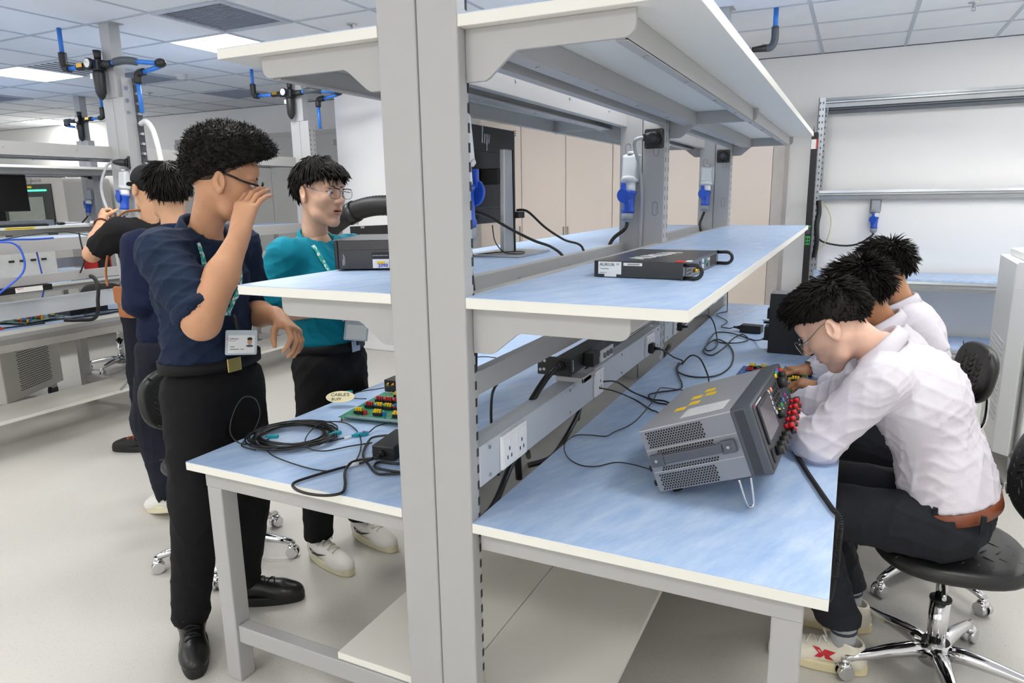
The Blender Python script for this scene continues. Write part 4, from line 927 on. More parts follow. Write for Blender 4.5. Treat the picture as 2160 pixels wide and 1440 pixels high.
for x in (.528, .545): part('led', MB().box(x, 4.9632, 1.235, x + .01, 4.965, 1.245), M('led_green', (40, 190, 90), emit=.6), t)
cable('black bundle of cable hanging on the rack upright', [(.60, 5.02, 1.45), (.61, 5.02, 1.35), (.60, 5.0, 1.25), (.61, 5.0, 1.12), (.60, 5.02, 1.02), (.595, 5.02, .98)], .02, n=10)
cable('thin yellowish cable looping beside the rack upright', [(.60, 5.5, 1.44), (.66, 5.55, 1.36), (.69, 5.56, 1.25), (.67, 5.56, 1.1), (.6, 5.55, 1.0)], .004, mat=M('cream_cable', (206, 196, 150)))

# ------------------------------------------------------------------ white machine on castors at the right edge
def white_machine():
    t = thing('white_cabinet', 'tall white machine cabinet on castors at the right edge', 'cabinet', (1.98, 3.2, 0))
    w = M('machine_white', (234, 235, 233), rough=.42, var=.006); w2 = M('machine_white_side', (228, 230, 230), rough=.42, var=.006)
    part('side_panel', MB().prism([(1.662, 3.55), (1.64, 2.95), (1.70, 2.89), (1.74, 3.0), (1.74, 3.55)], 'z', .14, 1.15), w2, t, bevel=.004)
    part('body', MB().box(1.742, 2.885, .12, 2.5, 3.55, 1.19), w, t, bevel=.006)
    part('top_step', MB().box(1.70, 2.96, 1.151, 1.742, 3.5, 1.19), w, t, bevel=.004)
    part('corner_cap', MB().prism([(1.645, 2.945), (1.703, 2.882), (1.745, 2.882), (1.745, 3.0)], 'z', 1.02, 1.158), w, t, bevel=.003)
    for k in range(14):
        z = .30 + k * .032
        p, q = Vector((1.6425, 3.03, z)), Vector((1.6605, 3.5, z))
        part('louvre', MB().bar(p, q, .006, .008), M('louvre_grey', (196, 199, 199)), t)
    for x, y in ((1.745, 2.95), (2.42, 2.95), (1.745, 3.48)):
        c = part('castor_bracket', MB().prism([(y - .045, .12), (y + .03, .12), (y + .02, .05), (y, .04)], 'x', x - .026, x - .02).prism([(y - .045, .12), (y + .03, .12), (y + .02, .05), (y, .04)], 'x', x + .02, x + .026), STEEL(), t)
        part('castor_wheel', MB().cyl((x - .018, y, .0505), (x + .018, y, .0505), .05, n=20), BLACK(), c)
white_machine()

# ------------------------------------------------------------------ lab chairs
def pad_mesh(w, d, h, T, n=40, ex=2.6):
    mb = MB(); rows = []
    lay = [(0, .90), (.004, .955), (.012, .99), (h * .5, 1), (h - .014, .985), (h - .006, .955), (h - .001, .90), (h, .80), (h - .003, .5), (h - .005, .2)]
    vs = []
    for z, s in lay:
        for k in range(n):
            a = 2 * PI * k / n; c, q = math.cos(a), math.sin(a); r = (abs(c) ** ex + abs(q) ** ex) ** (-1 / ex)
            vs.append((r * c * w / 2 * s, r * q * d / 2 * s, z))
    fs = []
    for i in range(len(lay) - 1):
        for k in range(n): fs.append((i * n + k, i * n + (k + 1) % n, (i + 1) * n + (k + 1) % n, (i + 1) * n + k))
    mb.add(vs, fs, True); o = len(vs)
    mb.f.append(tuple(range(n))[::-1]); mb.s.append(True); mb.m.append(0); mb.f.append(tuple((len(lay) - 1) * n + k for k in range(n))); mb.s.append(True); mb.m.append(0)
    return mb.xf(T)
def treads(w, d, h, T):
    mb = MB()
    for i in range(-4, 5):
        for j in range(-3, 4):
            x, y = i * w * .095, j * d * .115; a = .9 if j % 2 else -.9
            if abs(x) > w * .4 or abs(y) > d * .4: continue
            dx, dy = math.cos(a) * .016, math.sin(a) * .016
            mb.tube([(x - dx, y - dy, h - .004), (x, y, h - .0022), (x + dx, y + dy, h - .004)], .0032, 5)
    return mb.xf(T)
def make_chair(lab):
    t = thing('lab_chair', lab, 'chair', (0, 0, 0), group='black lab chairs on castors')
    pu = M('black_polyurethane', (28, 28, 29), rough=.42, var=.05, scale=10); ch = CHROME()
    S = Matrix.Translation((0, 0, .425))
    st = part('seat', pad_mesh(.42, .44, .05, S), pu, t); part('seat_tread', treads(.42, .44, .05, S), pu, st, kind='stuff')
    Bk = Matrix.Translation((-.235, 0, .70)) @ Matrix.Rotation(math.radians(80), 4, 'Y')
    b = part('backrest', pad_mesh(.27, .38, .045, Bk), pu, t); part('back_tread', treads(.27, .38, .045, Bk), pu, b, kind='stuff')
    part('back_arm', MB().tube(smooth_path([(-.05, 0, .41), (-.2, 0, .405), (-.275, 0, .44), (-.285, 0, .56), (-.26, 0, .68)], 4), .016, 8, squash=.5), CHROME(), t)
    part('mechanism', MB().box(-.1, -.07, .395, .1, .07, .424), BLACK(), t, bevel=.004)
    part('height_lever', MB().tube([(.02, .05, .40), (.04, .17, .395), (.05, .22, .39)], .006, 6), CHROME(), t)
    part('gas_lift', MB().cyl((0, 0, .26), (0, 0, .40), .0165, n=16), ch, t)
    part('column', MB().cyl((0, 0, .09), (0, 0, .27), .026, .029, 18), ch, t); part('column_ring', MB().cyl((0, 0, .268), (0, 0, .276), .031, n=18), BLACK(), t)
    part('hub', MB().cyl((0, 0, .055), (0, 0, .125), .046, .04, 18), ch, t)
    for k in range(5):
        a = 2 * PI * k / 5 + .35; c, s = math.cos(a), math.sin(a)
        lg = part('base_leg', MB().tube([(c * r, s * r, z) for r, z in ((.02, .092), (.08, .098), (.16, .09), (.24, .078), (.285, .07))], [.026, .026, .021, .016, .013], 10), ch, t)
        x, y = c * .285, s * .285
        cs = part('castor', MB().cyl((x, y, .045), (x, y, .072), .013, n=10).ell((x, y, .046), (.022, .022, .016)), ch, t)
        px, py = -s, c
        for q in (-1, 1):
            part('castor_wheel', MB().cyl((x + px * q * .006, y + py * q * .006, .0265), (x + px * q * .022, y + py * q * .022, .0265), .026, .024, 16), ch, cs)
    return t
ch0 = make_chair('black chair under the seated man in the foreground at right')
ch0.location = (1.215, .99, 0); ch0.rotation_euler = (0, 0, PI + .12)
for loc, rz, lab in (((1.23, 1.66, 0), PI + 1.9, 'black lab chair of the middle seated man, one chrome castor showing'),
                     ((1.22, 2.3, 0), PI + .25, 'black lab chair whose backrest shows behind the farthest seated man'),
                     ((-1.48, .62, 0), .0, 'black lab chair behind the navy-shirted man at the left bench'),
                     ((-5.2, 2.75, 0), 2.2, 'black lab chair beyond the left bench, seen through its rails')):
    c = copy_tree(ch0); c.location = loc; c.rotation_euler = (0, 0, rz); c['label'] = lab
# ------------------------------------------------------------------ things on and around the left benches
t = thing('monitor', 'black monitor screen on the far left bench at the picture edge', 'monitor', (-6.95, 2.85, 1.303))
part('panel', MB().box(-6.95, 2.55, 1.45, -6.92, 3.13, 1.82), M('monitor_black', (23, 24, 28)), t, bevel=.004)
part('screen', MB().box(-6.92, 2.56, 1.46, -6.919, 3.12, 1.81), M('screen_off', (8, 8, 10), rough=.25, var=0), t)
part('stand', MB().box(-6.99, 2.82, 1.315, -6.955, 2.9, 1.55).box(-7.02, 2.72, 1.3035, -6.86, 3.0, 1.314), BLACK(), t, bevel=.003)
t = thing('rack_case', 'low grey rack case lying under the far left monitor', 'instrument', (-6.75, 2.95, 1.303))
part('case', MB().box(-6.84, 2.6, 1.3035, -6.66, 3.2, 1.36), M('case_grey', (120, 124, 130), rough=.4), t, bevel=.003); part('front', MB().box(-6.84, 3.2, 1.3035, -6.66, 3.212, 1.365), BLACK(), t)
t = thing('keyboard', 'black keyboard on the far left bench at the picture edge', 'keyboard', (-6.57, 2.85, 1.303))
part('keyboard_base', MB().box(-6.64, 2.6, 1.3035, -6.51, 3.05, 1.322), BLACK(), t, bevel=.003)
for r in range(4):
    for c in range(12): part('key', MB().box(-6.632 + r * .03, 2.61 + c * .036, 1.322, -6.608 + r * .03, 2.638 + c * .036, 1.329), DKGREY(), t)
t = thing('computer_mouse', 'black mouse beside the far left keyboard', 'mouse', (-6.56, 3.2, 1.303))
part('shell', MB().ell((-6.56, 3.2, 1.3195), (.03, .05, .016)), BLACK(), t); part('wheel', MB().cyl((-6.555, 3.17, 1.334), (-6.565, 3.17, 1.334), .006, n=10), DKGREY(), t)
ys = M('yellow_strip_label', (246, 214, 30), rough=.6)
for k, (a, b, lab) in enumerate(((2.62, 2.9, 'yellow warning strip on the far left shelf edge at the picture edge'), (3.5, 3.72, 'yellow warning strip on the far left shelf edge near the raised hand'))):
    t = thing('warning_strip', lab, 'label', (-6.494, (a + b) / 2, 1.29), group='yellow strips on the shelf edge')
    part('strip', MB().box(-6.4948, a, 1.280, -6.494, b, 1.299), ys, t)
    part('print_line', MB().box(-6.494, a + .015, 1.287, -6.4936, b - .02, 1.291), INK(), t)
# environmental chamber
t = thing('test_chamber', 'large grey environmental test chamber with a green light bar far left', 'test chamber', (-10.0, 5.2, 0))
cg = M('chamber_grey', (196, 194, 190), rough=.45, var=.01)
part('body', MB().prism(rrect(-10.9, .05, -9.15, 1.90, .10, 6), 'y', 4.9, 5.6), cg, t)
part('door', MB().box(-10.7, 4.88, .95, -9.42, 4.899, 1.80), M('chamber_door', (44, 50, 50), rough=.3), t, bevel=.006)
part('window', MB().box(-10.5, 4.872, 1.0, -9.62, 4.8795, 1.62), M('chamber_window', (150, 158, 150), rough=.1), t)
part('light_bar', MB().box(-10.3, 4.868, 1.70, -9.52, 4.8795, 1.722), M('green_bar', (60, 240, 150), emit=3), t)
text('weisstechnik', .075, (-10.02, 4.898, 1.828), (1, 0, 0), (0, 0, 1), M('chamber_print', (140, 140, 140)), t)
part('logo_ring', MB().tube([(-9.93 + .06 * math.cos(a), 4.897, 1.85 + .05 * math.sin(a)) for a in np.linspace(0, 2 * PI, 24, endpoint=False)], .004, 5, closed=True), M('chamber_print', (140, 140, 140)), t)
part('yellow_mark', MB().box(-10.05, 4.878, 1.745, -9.86, 4.8795, 1.775), ys, t)
# chiller trolley under the left bench
t = thing('chiller_trolley', 'grey chiller cabinet with a perforated side on castors under the left bench', 'cabinet', (-4.93, 1.62, 0))
T = TM((-4.575, 1.49, 0), 117.8); cm = M('chiller_grey', (206, 206, 202), rough=.5, var=.01)
tpart('cabinet', MB().box(-.12, 0, .11, .56, .5, .66), cm, t, T, bevel=.006)
pf = MB()
for r in range(26):
    for c in range(17): pf.box(.045 + c * .022 + (.011 if r % 2 else 0), -.001, .165 + r * .0165, .060 + c * .022 + (.011 if r % 2 else 0), .0006, .172 + r * .0165)
tpart('perforations', pf, M('perforation_dark', (64, 64, 62), rough=.8), t, T, kind='stuff')
for x, y in ((-.06, .06), (.5, .06), (-.06, .44), (.5, .44)):
    c = tpart('castor_bracket', MB().box(x - .03, y - .02, .07, x + .03, y + .02, .11), STEEL(), t, T); tpart('castor_wheel', MB().cyl((x, y - .015, .0455), (x, y + .015, .0455), .045, n=18), BLACK(), c, T)
cable('black cord with a round plug hanging beside the perforated chiller', [(-4.60, 2.02, .72), (-4.62, 2.05, .5), (-4.62, 2.06, .33), (-4.60, 2.08, .26)], .004)
# power strip and boards on the left bench
t = thing('power_strip', 'black power strip with a white rating label on the left bench', 'power strip', (-3.66, .8, 1.05))
part('housing', MB().box(-3.70, .2, .995, -3.635, 1.30, 1.032), M('strip_black', (26, 27, 29)), t, bevel=.002); part('rating_label', MB().box(-3.635, 1.08, .999, -3.6342, 1.24, 1.029), PAPER(), t)
text('legrand', .012, (-3.634, 1.09, 1.019), (0, 1, 0), (0, 0, 1), M('red_tag', (220, 50, 50)), t)
board('circuit_board', 'dark green circuit board on the left bench seen between the rails', (-4.25, 1.2, .7505), 10, .34, .3, (40, 96, 84), 15, rows=3, bars=False)
board('circuit_board', 'pale circuit board with teal parts on the far left bench', (-6.55, 3.05, .7505), 0, .3, .6, (120, 150, 150), 17, rows=3, bars=False)
t = thing('black_case', 'flat black box on the left bench top behind the rails', 'box', (-4.15, 1.75, .75))
part('case', MB().box(-4.28, 1.62, .7505, -4.02, 1.9, .85), BLACK(), t, bevel=.003); part('lid_seam', MB().box(-4.2805, 1.6195, .82, -4.0195, 1.9005, .822), INK(), t)
t = thing('red_tray', 'flat red tray on the left bench at the picture edge', 'tray', (-4.05, 1.0, .75))
part('tray', MB().box(-4.15, .9, .7505, -3.9, 1.12, .766), M('red_plastic', (214, 70, 54), rough=.5), t, bevel=.003); part('rim', MB().tube([(-4.14, .91, .768), (-3.91, .91, .768), (-3.91, 1.11, .768), (-4.14, 1.11, .768)], .003, 6, closed=True), M('red_plastic', (214, 70, 54)), t)
bc = M('blue_network_cable', (46, 92, 206), rough=.45)
cable('blue network cable hanging over the left bench rail at the picture edge', [(-3.60, .95, 1.31), (-3.58, 1.08, 1.30), (-3.57, 1.12, 1.22), (-3.57, 1.10, 1.12), (-3.60, .98, 1.02), (-3.66, .9, .95)], .006, mat=bc)
cable('second blue network cable lying along the left bench rail', [(-3.64, .9, 1.315), (-3.64, 1.1, 1.318), (-3.66, 1.25, 1.312), (-3.72, 1.4, 1.310)], .006, mat=bc)
cable('blue cable dropping straight down behind the left bench', [(-3.85, 1.36, 1.22), (-3.85, 1.37, 1.1), (-3.86, 1.38, 1.0), (-3.9, 1.36, .88), (-3.95, 1.3, .76)], .005, mat=bc)
cable('thick black cable hooked over the left bench trunking', [(-3.80, 1.44, .765), (-3.72, 1.50, .76), (-3.63, 1.53, .77), (-3.595, 1.545, .82), (-3.59, 1.55, .89), (-3.595, 1.565, .95), (-3.61, 1.575, 1.0), (-3.64, 1.575, 1.04), (-3.68, 1.555, 1.055), (-3.71, 1.52, 1.05), (-3.73, 1.48, 1.035)], .012, n=10)
cable('thin black wires trailing along the left bench shelf', [(-3.62, 1.0, 1.315), (-3.62, 1.2, 1.34), (-3.61, 1.4, 1.35), (-3.62, 1.6, 1.315), (-3.63, 1.78, 1.34)], .003)
cable('black lead hanging down the left bench rail with a plug', [(-3.61, 1.50, 1.34), (-3.60, 1.50, 1.25), (-3.60, 1.51, 1.18), (-3.62, 1.50, 1.12), (-3.64, 1.49, 1.08)], .005)
for k, p in enumerate(([(-4.5, 1.1, .757), (-4.2, 1.15, .757), (-4.0, 1.4, .757), (-3.85, 1.6, .757), (-3.84, 1.8, .757)], [(-3.9, 1.95, .757), (-4.0, 1.75, .765), (-3.88, 1.65, .757), (-3.86, 1.9, .757), (-4.0, 2.1, .757)], [(-4.4, 1.0, .757), (-4.0, 1.05, .757), (-3.9, 1.2, .757), (-3.86, 1.35, .757)])):
    cable(('thin black wire across the left bench top beside the circuit board', 'tangle of black wire at the right end of the left bench top', 'black wire near the red tray on the left bench')[k], p, .005)
t = thing('tool_box', 'red box with a black front on the far left bench', 'box', (-6.6, 3.55, .75))
part('case', MB().box(-6.72, 3.48, .7505, -6.5, 3.66, 1.1), M('red_box', (206, 44, 36), rough=.45), t, bevel=.006); part('front', MB().box(-6.5, 3.5, .80, -6.495, 3.64, 1.02), BLACK(), t)
t = thing('instrument_case', 'white instrument box with connectors on the far left bench', 'instrument', (-6.55, 2.6, .75))
part('case', MB().box(-6.75, 2.2, .7505, -6.3, 2.95, 1.13), M('case_white', (214, 214, 210), rough=.45), t, bevel=.008)
for k in range(4): part('connector', MB().box(-6.3, 2.5 + k * .1, .98, -6.293, 2.55 + k * .1, 1.0), INK(), t)
# fume extraction arm near the pillar
t = thing('extraction_arm', 'black ribbed extraction hose on a black arm beside the white pillar', 'fume extractor', (-2.6, 3.2, 1.4))
hp = smooth_path([(-2.98, 3.2, 1.30), (-2.86, 3.2, 1.37), (-2.72, 3.2, 1.43), (-2.55, 3.2, 1.465), (-2.35, 3.2, 1.47), (-2.1, 3.2, 1.47), (-1.8, 3.2, 1.45)], 14)
part('hose', MB().tube(hp, [.075 + .005 * (k % 2) for k in range(len(hp))], 16), M('hose_black', (26, 26, 28), rough=.5), t)
part('clamp', MB().cyl((-2.80, 3.2, 1.395), (-2.72, 3.2, 1.43), .088, n=18), M('clamp_black', (34, 34, 36), rough=.35), t)
part('arm', MB().bar((-2.78, 3.2, 1.26), (-1.8, 3.2, 1.30), .03, .09), BLACK(), t, bevel=.003)
for x, z in ((-2.70, 1.33), (-2.66, 1.30), (-2.64, 1.30)): part('bolt', MB().cyl((x, 3.185, z), (x, 3.178, z), .009, n=8), STEEL(), t)
part('post', MB().box(-1.85, 3.16, 0, -1.79, 3.24, 1.36), BLACK(), t, bevel=.003)
part('foot', MB().box(-2.0, 3.0, 0, -1.64, 3.4, .02), BLACK(), t)
# ------------------------------------------------------------------ figures: smooth solids from distance fields
class SDF:
    def __init__(s, lo, hi, h):
        s.h = h; s.lo = np.array(lo, np.float32); n = np.ceil((np.array(hi) - np.array(lo)) / h).astype(int) + 1
        s.V = np.full(tuple(n), .08, np.float32); s.n = n
        s.ax = [s.lo[i] + h * np.arange(n[i], dtype=np.float32) for i in range(3)]
    def _sl(s, lo, hi):
        a = np.clip(np.floor((np.array(lo) - s.lo) / s.h).astype(int), 0, s.n); b = np.clip(np.ceil((np.array(hi) - s.lo) / s.h).astype(int) + 1, 0, s.n)
        if (b - a).min() <= 0: return None, None
        sl = tuple(slice(a[i], b[i]) for i in range(3))
        return sl, (s.ax[0][sl[0]][:, None, None], s.ax[1][sl[1]][None, :, None], s.ax[2][sl[2]][None, None, :])
    def _mix(s, sl, d, k, op):
        V = s.V[sl]
        if op == '+':
            h = np.clip(.5 + .5 * (V - d) / k, 0, 1); s.V[sl] = V + (d - V) * h - k * h * (1 - h)
        else:
            h = np.clip(.5 - .5 * (V + d) / k, 0, 1); s.V[sl] = V + (-d - V) * h + k * h * (1 - h)
    def cone(s, a, b, ra, rb=None, k=.012, op='+', sq=None):
        a, b = np.array(a, np.float32), np.array(b, np.float32); rb = ra if rb is None else rb
        m = max(ra, rb) + k + 3 * s.h + .012
        sl, g = s._sl(np.minimum(a, b) - m, np.maximum(a, b) + m)
        if sl is None: return s
        d = b - a; L2 = float(d @ d) + 1e-9
        px, py, pz = g[0] - a[0], g[1] - a[1], g[2] - a[2]
        t = np.clip((px * d[0] + py * d[1] + pz * d[2]) / L2, 0, 1)
        q = np.sqrt((px - t * d[0]) ** 2 + (py - t * d[1]) ** 2 + (pz - t * d[2]) ** 2)
        s._mix(sl, q - (ra + (rb - ra) * t), k, op); return s
    def ell(s, c, r, R=None, k=.012, op='+'):
        c = np.array(c, np.float32); r = np.array(r, np.float32); m = float(r.max()) + k + 3 * s.h + .01
        sl, g = s._sl(c - m, c + m)
        if sl is None: return s
        p = [g[i] - c[i] for i in range(3)]
        if R is not None: p = [R[0][i] * p[0] + R[1][i] * p[1] + R[2][i] * p[2] for i in range(3)]
        k0 = np.sqrt((p[0] / r[0]) ** 2 + (p[1] / r[1]) ** 2 + (p[2] / r[2]) ** 2)
        k1 = np.sqrt((p[0] / r[0] ** 2) ** 2 + (p[1] / r[1] ** 2) ** 2 + (p[2] / r[2] ** 2) ** 2) + 1e-6
        s._mix(sl, k0 * (k0 - 1) / k1, k, op); return s
    def chain(s, pts, rs, k=.012, op='+'):
        for i in range(len(pts) - 1): s.cone(pts[i], pts[i + 1], rs[i], rs[i + 1], k, op)
        return s
    def half(s, p, n, k=.004):
        """cut away everything on the +n side of the plane through p"""
        n = np.array(n, float); n /= np.linalg.norm(n); g = (s.ax[0][:, None, None], s.ax[1][None, :, None], s.ax[2][None, None, :])
        d = (g[0] - p[0]) * n[0] + (g[1] - p[1]) * n[1] + (g[2] - p[2]) * n[2]
        s.V = np.maximum(s.V, d.astype(np.float32)); return s
    def trim(s, planes):
        """keep what lies inside at least one of the half spaces (point, outward normal)"""
        g = (s.ax[0][:, None, None], s.ax[1][None, :, None], s.ax[2][None, None, :]); c = None
        for p, n in planes:
            n = unit(n); d = (g[0] - p[0]) * n[0] + (g[1] - p[1]) * n[1] + (g[2] - p[2]) * n[2]; c = d if c is None else np.minimum(c, d)
        s.V = np.maximum(s.V, c.astype(np.float32)); return s
    def mesh(s):
        V = s.V; nx, ny, nz = V.shape; ins = V < 0
        c = [ins[i:nx - 1 + i, j:ny - 1 + j, k:nz - 1 + k] for i in (0, 1) for j in (0, 1) for k in (0, 1)]
        sm = sum(x.astype(np.int8) for x in c); I = np.argwhere((sm > 0) & (sm < 8))
        idx = np.full((nx - 1, ny - 1, nz - 1), -1, np.int32); idx[I[:, 0], I[:, 1], I[:, 2]] = np.arange(len(I))
        acc = np.zeros((len(I), 3)); cnt = np.zeros(len(I))
        for ax in range(3):
            o = [0, 1, 2]; o.remove(ax)
            for u in (0, 1):
                for w in (0, 1):
                    a = I.copy(); a[:, o[0]] += u; a[:, o[1]] += w; b = a.copy(); b[:, ax] += 1
                    va = V[a[:, 0], a[:, 1], a[:, 2]]; vb = V[b[:, 0], b[:, 1], b[:, 2]]; m = (va < 0) != (vb < 0)
                    t = np.where(m, va / np.where(m, va - vb, 1), 0); p = a.astype(float); p[:, ax] += t
                    acc[m] += p[m]; cnt[m] += 1
        vs = s.lo + s.h * acc / np.maximum(cnt, 1)[:, None]
        Q = []
        for ax in range(3):
            o = [(1, 2), (2, 0), (0, 1)][ax]
            A = [slice(None)] * 3; B = [slice(None)] * 3; A[ax] = slice(0, -1); B[ax] = slice(1, None)
            ch = ins[tuple(A)] != ins[tuple(B)]; E = np.argwhere(ch)
            ok = (E[:, o[0]] > 0) & (E[:, o[1]] > 0) & (E[:, o[0]] < V.shape[o[0]] - 1) & (E[:, o[1]] < V.shape[o[1]] - 1); E = E[ok]
            q = []
            for du, dw in ((-1, -1), (0, -1), (0, 0), (-1, 0)):
                e = E.copy(); e[:, o[0]] += du; e[:, o[1]] += dw; q.append(idx[e[:, 0], e[:, 1], e[:, 2]])
            q = np.stack(q, 1); st = ins[E[:, 0], E[:, 1], E[:, 2]]
            q[~st] = q[~st][:, ::-1]; Q.append(q[(q >= 0).all(1)])
        return vs, np.concatenate(Q)
def relax(v, q, it=2, lam=.5):
    for _ in range(it):
        acc = np.zeros_like(v); cnt = np.zeros(len(v))
        for a, b in ((0, 1), (1, 2), (2, 3), (3, 0)):
            np.add.at(acc, q[:, a], v[q[:, b]]); np.add.at(acc, q[:, b], v[q[:, a]]); np.add.at(cnt, q[:, a], 1); np.add.at(cnt, q[:, b], 1)
        v = v + lam * (acc / np.maximum(cnt, 1)[:, None] - v)
    return v
def normals(v, q):
    n = np.cross(v[q[:, 2]] - v[q[:, 0]], v[q[:, 3]] - v[q[:, 1]]); N = np.zeros_like(v)
    for i in range(4): np.add.at(N, q[:, i], n)
    return N / (np.linalg.norm(N, axis=1)[:, None] + 1e-9)
def folds(v, q, amp=.003, freq=34, seed=1, dirs=None):
    r = np.random.RandomState(seed); N = normals(v, q); f = np.zeros(len(v))
    for k in range(5):
        d = r.randn(3) if dirs is None else np.array(dirs) + .45 * r.randn(3); d /= np.linalg.norm(d); fr = freq * (.6 + 1.1 * r.rand())
        w = .25 * np.sin(v @ r.randn(3) * freq * .35 + r.rand() * 6) * 4
        ph = v @ d * fr + w + r.rand() * 6
        f += (1 - np.abs(np.sin(ph))) ** 2 * (np.sin(v @ r.randn(3) * freq * .22 + r.rand() * 6) * .5 + .5)
    return v + N * ((f - f.mean()) * amp)[:, None]
def np_mesh(name, parts, mats):
    """parts: list of (verts, quads, material index or per-face array)"""
    me = bpy.data.meshes.new(name); vs = np.concatenate([p[0] for p in parts]); off = 0; fs = []; mi = []
    for p in parts:
        fs.append(p[1] + off); off += len(p[0]); mi.append(np.full(len(p[1]), p[2], np.int32) if np.isscalar(p[2]) else np.asarray(p[2], np.int32))
    fs = np.concatenate(fs).astype(np.int32); mi = np.concatenate(mi)
    me.vertices.add(len(vs)); me.vertices.foreach_set('co', vs.astype(np.float32).ravel())
    me.loops.add(fs.size); me.loops.foreach_set('vertex_index', fs.ravel()); me.polygons.add(len(fs))
    me.polygons.foreach_set('loop_start', np.arange(0, fs.size, 4, dtype=np.int32)); me.polygons.foreach_set('loop_total', np.full(len(fs), 4, np.int32))
    for m in mats: me.materials.append(m)
    me.polygons.foreach_set('material_index', mi); me.polygons.foreach_set('use_smooth', np.ones(len(fs), bool)); me.update(calc_edges=True)
    return me
V3 = lambda *a: np.array(a, float)
def unit(v): v = np.array(v, float); return v / np.linalg.norm(v)
def bbox(pts, m): P = np.array(pts, float); return P.min(0) - m, P.max(0) + m

# ---- head in its own frame: x forward, y left, z up, origin between the ears
def head_sdf(neck_local, h=.0024, jaw=1.0, mouth_open=0, wide=1.0, nose=1.2):
    S = SDF((-.155, -.112, -.235), (.15, .112, .155), h)
    S.ell((-.012, 0, .038), (.098, .077 * wide, .088), k=.02)
    S.ell((.02, 0, -.012), (.072, .066 * wide, .07), k=.03)
    S.ell((.036, 0, -.055), (.050, .05 * jaw, .060), k=.03)
    for y in (-1, 1):
        S.cone((-.004, y * .052, -.045), (.024, y * .046, -.083), .0125, .0125, k=.035)
        S.cone((.024, y * .046, -.083), (.066, y * .014, -.111), .0125, .013, k=.03)
        S.ell((.056, y * .042, -.022), (.025, .018, .016), k=.03)
        S.ell((.078, y * .028, .027), (.012, .024, .008), k=.014)
    S.ell((.072, 0, -.108), (.018, .018, .014), k=.016)
    S.ell((.066, 0, .05), (.03, .045, .03), k=.02)
    for y in (-1, 1): S.ell((.099, y * .032, .006), (.016, .019, .0125), k=.014, op='-')
    S.cone((.087, 0, .016), (.109 + .012 * (nose - 1), 0, -.026), .0065, .0088 * nose, k=.011)
    S.ell((.108 + .010 * (nose - 1), 0, -.030), (.011, .0105, .009), k=.008)
    for y in (-1, 1):
        S.ell((.097, y * .0115, -.032), (.010, .0072, .0068), k=.006)
        S.ell((.101, y * .0062, -.0395), (.004, .0032, .003), k=.002, op='-')
        S.ell((.0815, y * .032, .0135), (.008, .0165, .0042), k=.004)
        S.ell((.081, y * .032, -.006), (.007, .0155, .0035), k=.005)
    S.ell((.077, 0, -.066), (.018, .03, .02), k=.02)
    S.ell((.091, 0, -.0605), (.0095, .0225, .0048), k=.004); S.ell((.0895, 0, -.0725 - .006 * mouth_open), (.0095, .0195, .0058), k=.004)
    S.ell((.098, 0, -.0665 - .003 * mouth_open), (.016, .022, .0012 + .005 * mouth_open), k=.003, op='-')
    S.cone((.096, 0, -.046), (.0965, 0, -.055), .0025, .003, k=.004, op='-')
    # neck
    nb = np.array(neck_local, float)
    S.cone((-.028, 0, -.03), nb, .048, .053, k=.028)
    # ears
    for y in (-1, 1):
        R = np.array((rot('Y', -12) @ rot('Z', y * 22)))
        S.ell((-.010, y * .083, -.004), (.0205, .0085, .033), R, k=.005)
        S.ell((-.002, y * .0925, .002), (.0115, .007, .020), R, k=.004, op='-')
        S.ell((-.002, y * .083, -.031), (.009, .0065, .010), k=.005)
    return S
def head_frame(c, yaw, pitch, roll=0):
    m = Matrix.Rotation(math.radians(yaw), 4, 'Z') @ Matrix.Rotation(math.radians(pitch), 4, 'Y') @ Matrix.Rotation(math.radians(roll), 4, 'X')
    m.translation = Vector(c); return m
def xf_np(v, m):
    A = np.array(m); return v @ A[:3, :3].T + A[:3, 3]

def hand(S, W, d, n, right, curls, spread=.05, thumb=(.55, .35, .6), tcurl=.35, sc=1.0, k=.0045):
    d = unit(d); n = np.array(n, float); n = unit(n - d * (n @ d)); s = np.cross(d, n) if right else np.cross(n, d); W = np.array(W, float)
    # palm
    for o, r in ((.026, .0125), (.009, .0135), (-.009, .013), (-.025, .0115)):
        S.cone(W + s * o * .55 * sc + d * .008, W + d * .085 * sc + s * o * sc, .0155 * sc, r * .95 * sc, k=.012)
    S.cone(W - d * .02, W + d * .02, .0225 * sc, .021 * sc, k=.015)
    S.cone(W + d * .022 * sc + s * .018 * sc + n * .006, W + d * .05 * sc + s * .03 * sc + n * .01, .016 * sc, .013 * sc, k=.012)
    tips = []
    for i, (o, L, r) in enumerate(((.0275, (.043, .026, .021), .0088), (.0095, (.047, .029, .022), .0091), (-.0090, (.044, .027, .021), .0086), (-.0265, (.034, .021, .019), .0076))):
        p = W + d * (.086 - .004 * abs(i - 1.2)) * sc + s * o * sc; th = 0
        for j in range(3):
            th += curls[i][j]; dd = unit(d * math.cos(th) + n * math.sin(th) + s * spread * (1.5 - i)); q = p + dd * L[j] * sc
            S.cone(p, q, r * (1 - .1 * j) * sc, r * (.93 - .1 * j) * sc, k=k); p = q
        tips.append(p)
    p = W + d * .035 * sc + s * .026 * sc + n * .008; td = unit(s * thumb[0] + d * thumb[1] + n * thumb[2])
    for j, (L, r) in enumerate(((.036, .0115), (.031, .0100), (.024, .0086))):
        if j: td = unit(td + (d * .75 - s * .55 + n * .25) * tcurl)
        q = p + td * L * sc; S.cone(p, q, r * sc, r * .88 * sc, k=.006); p = q
    return tips

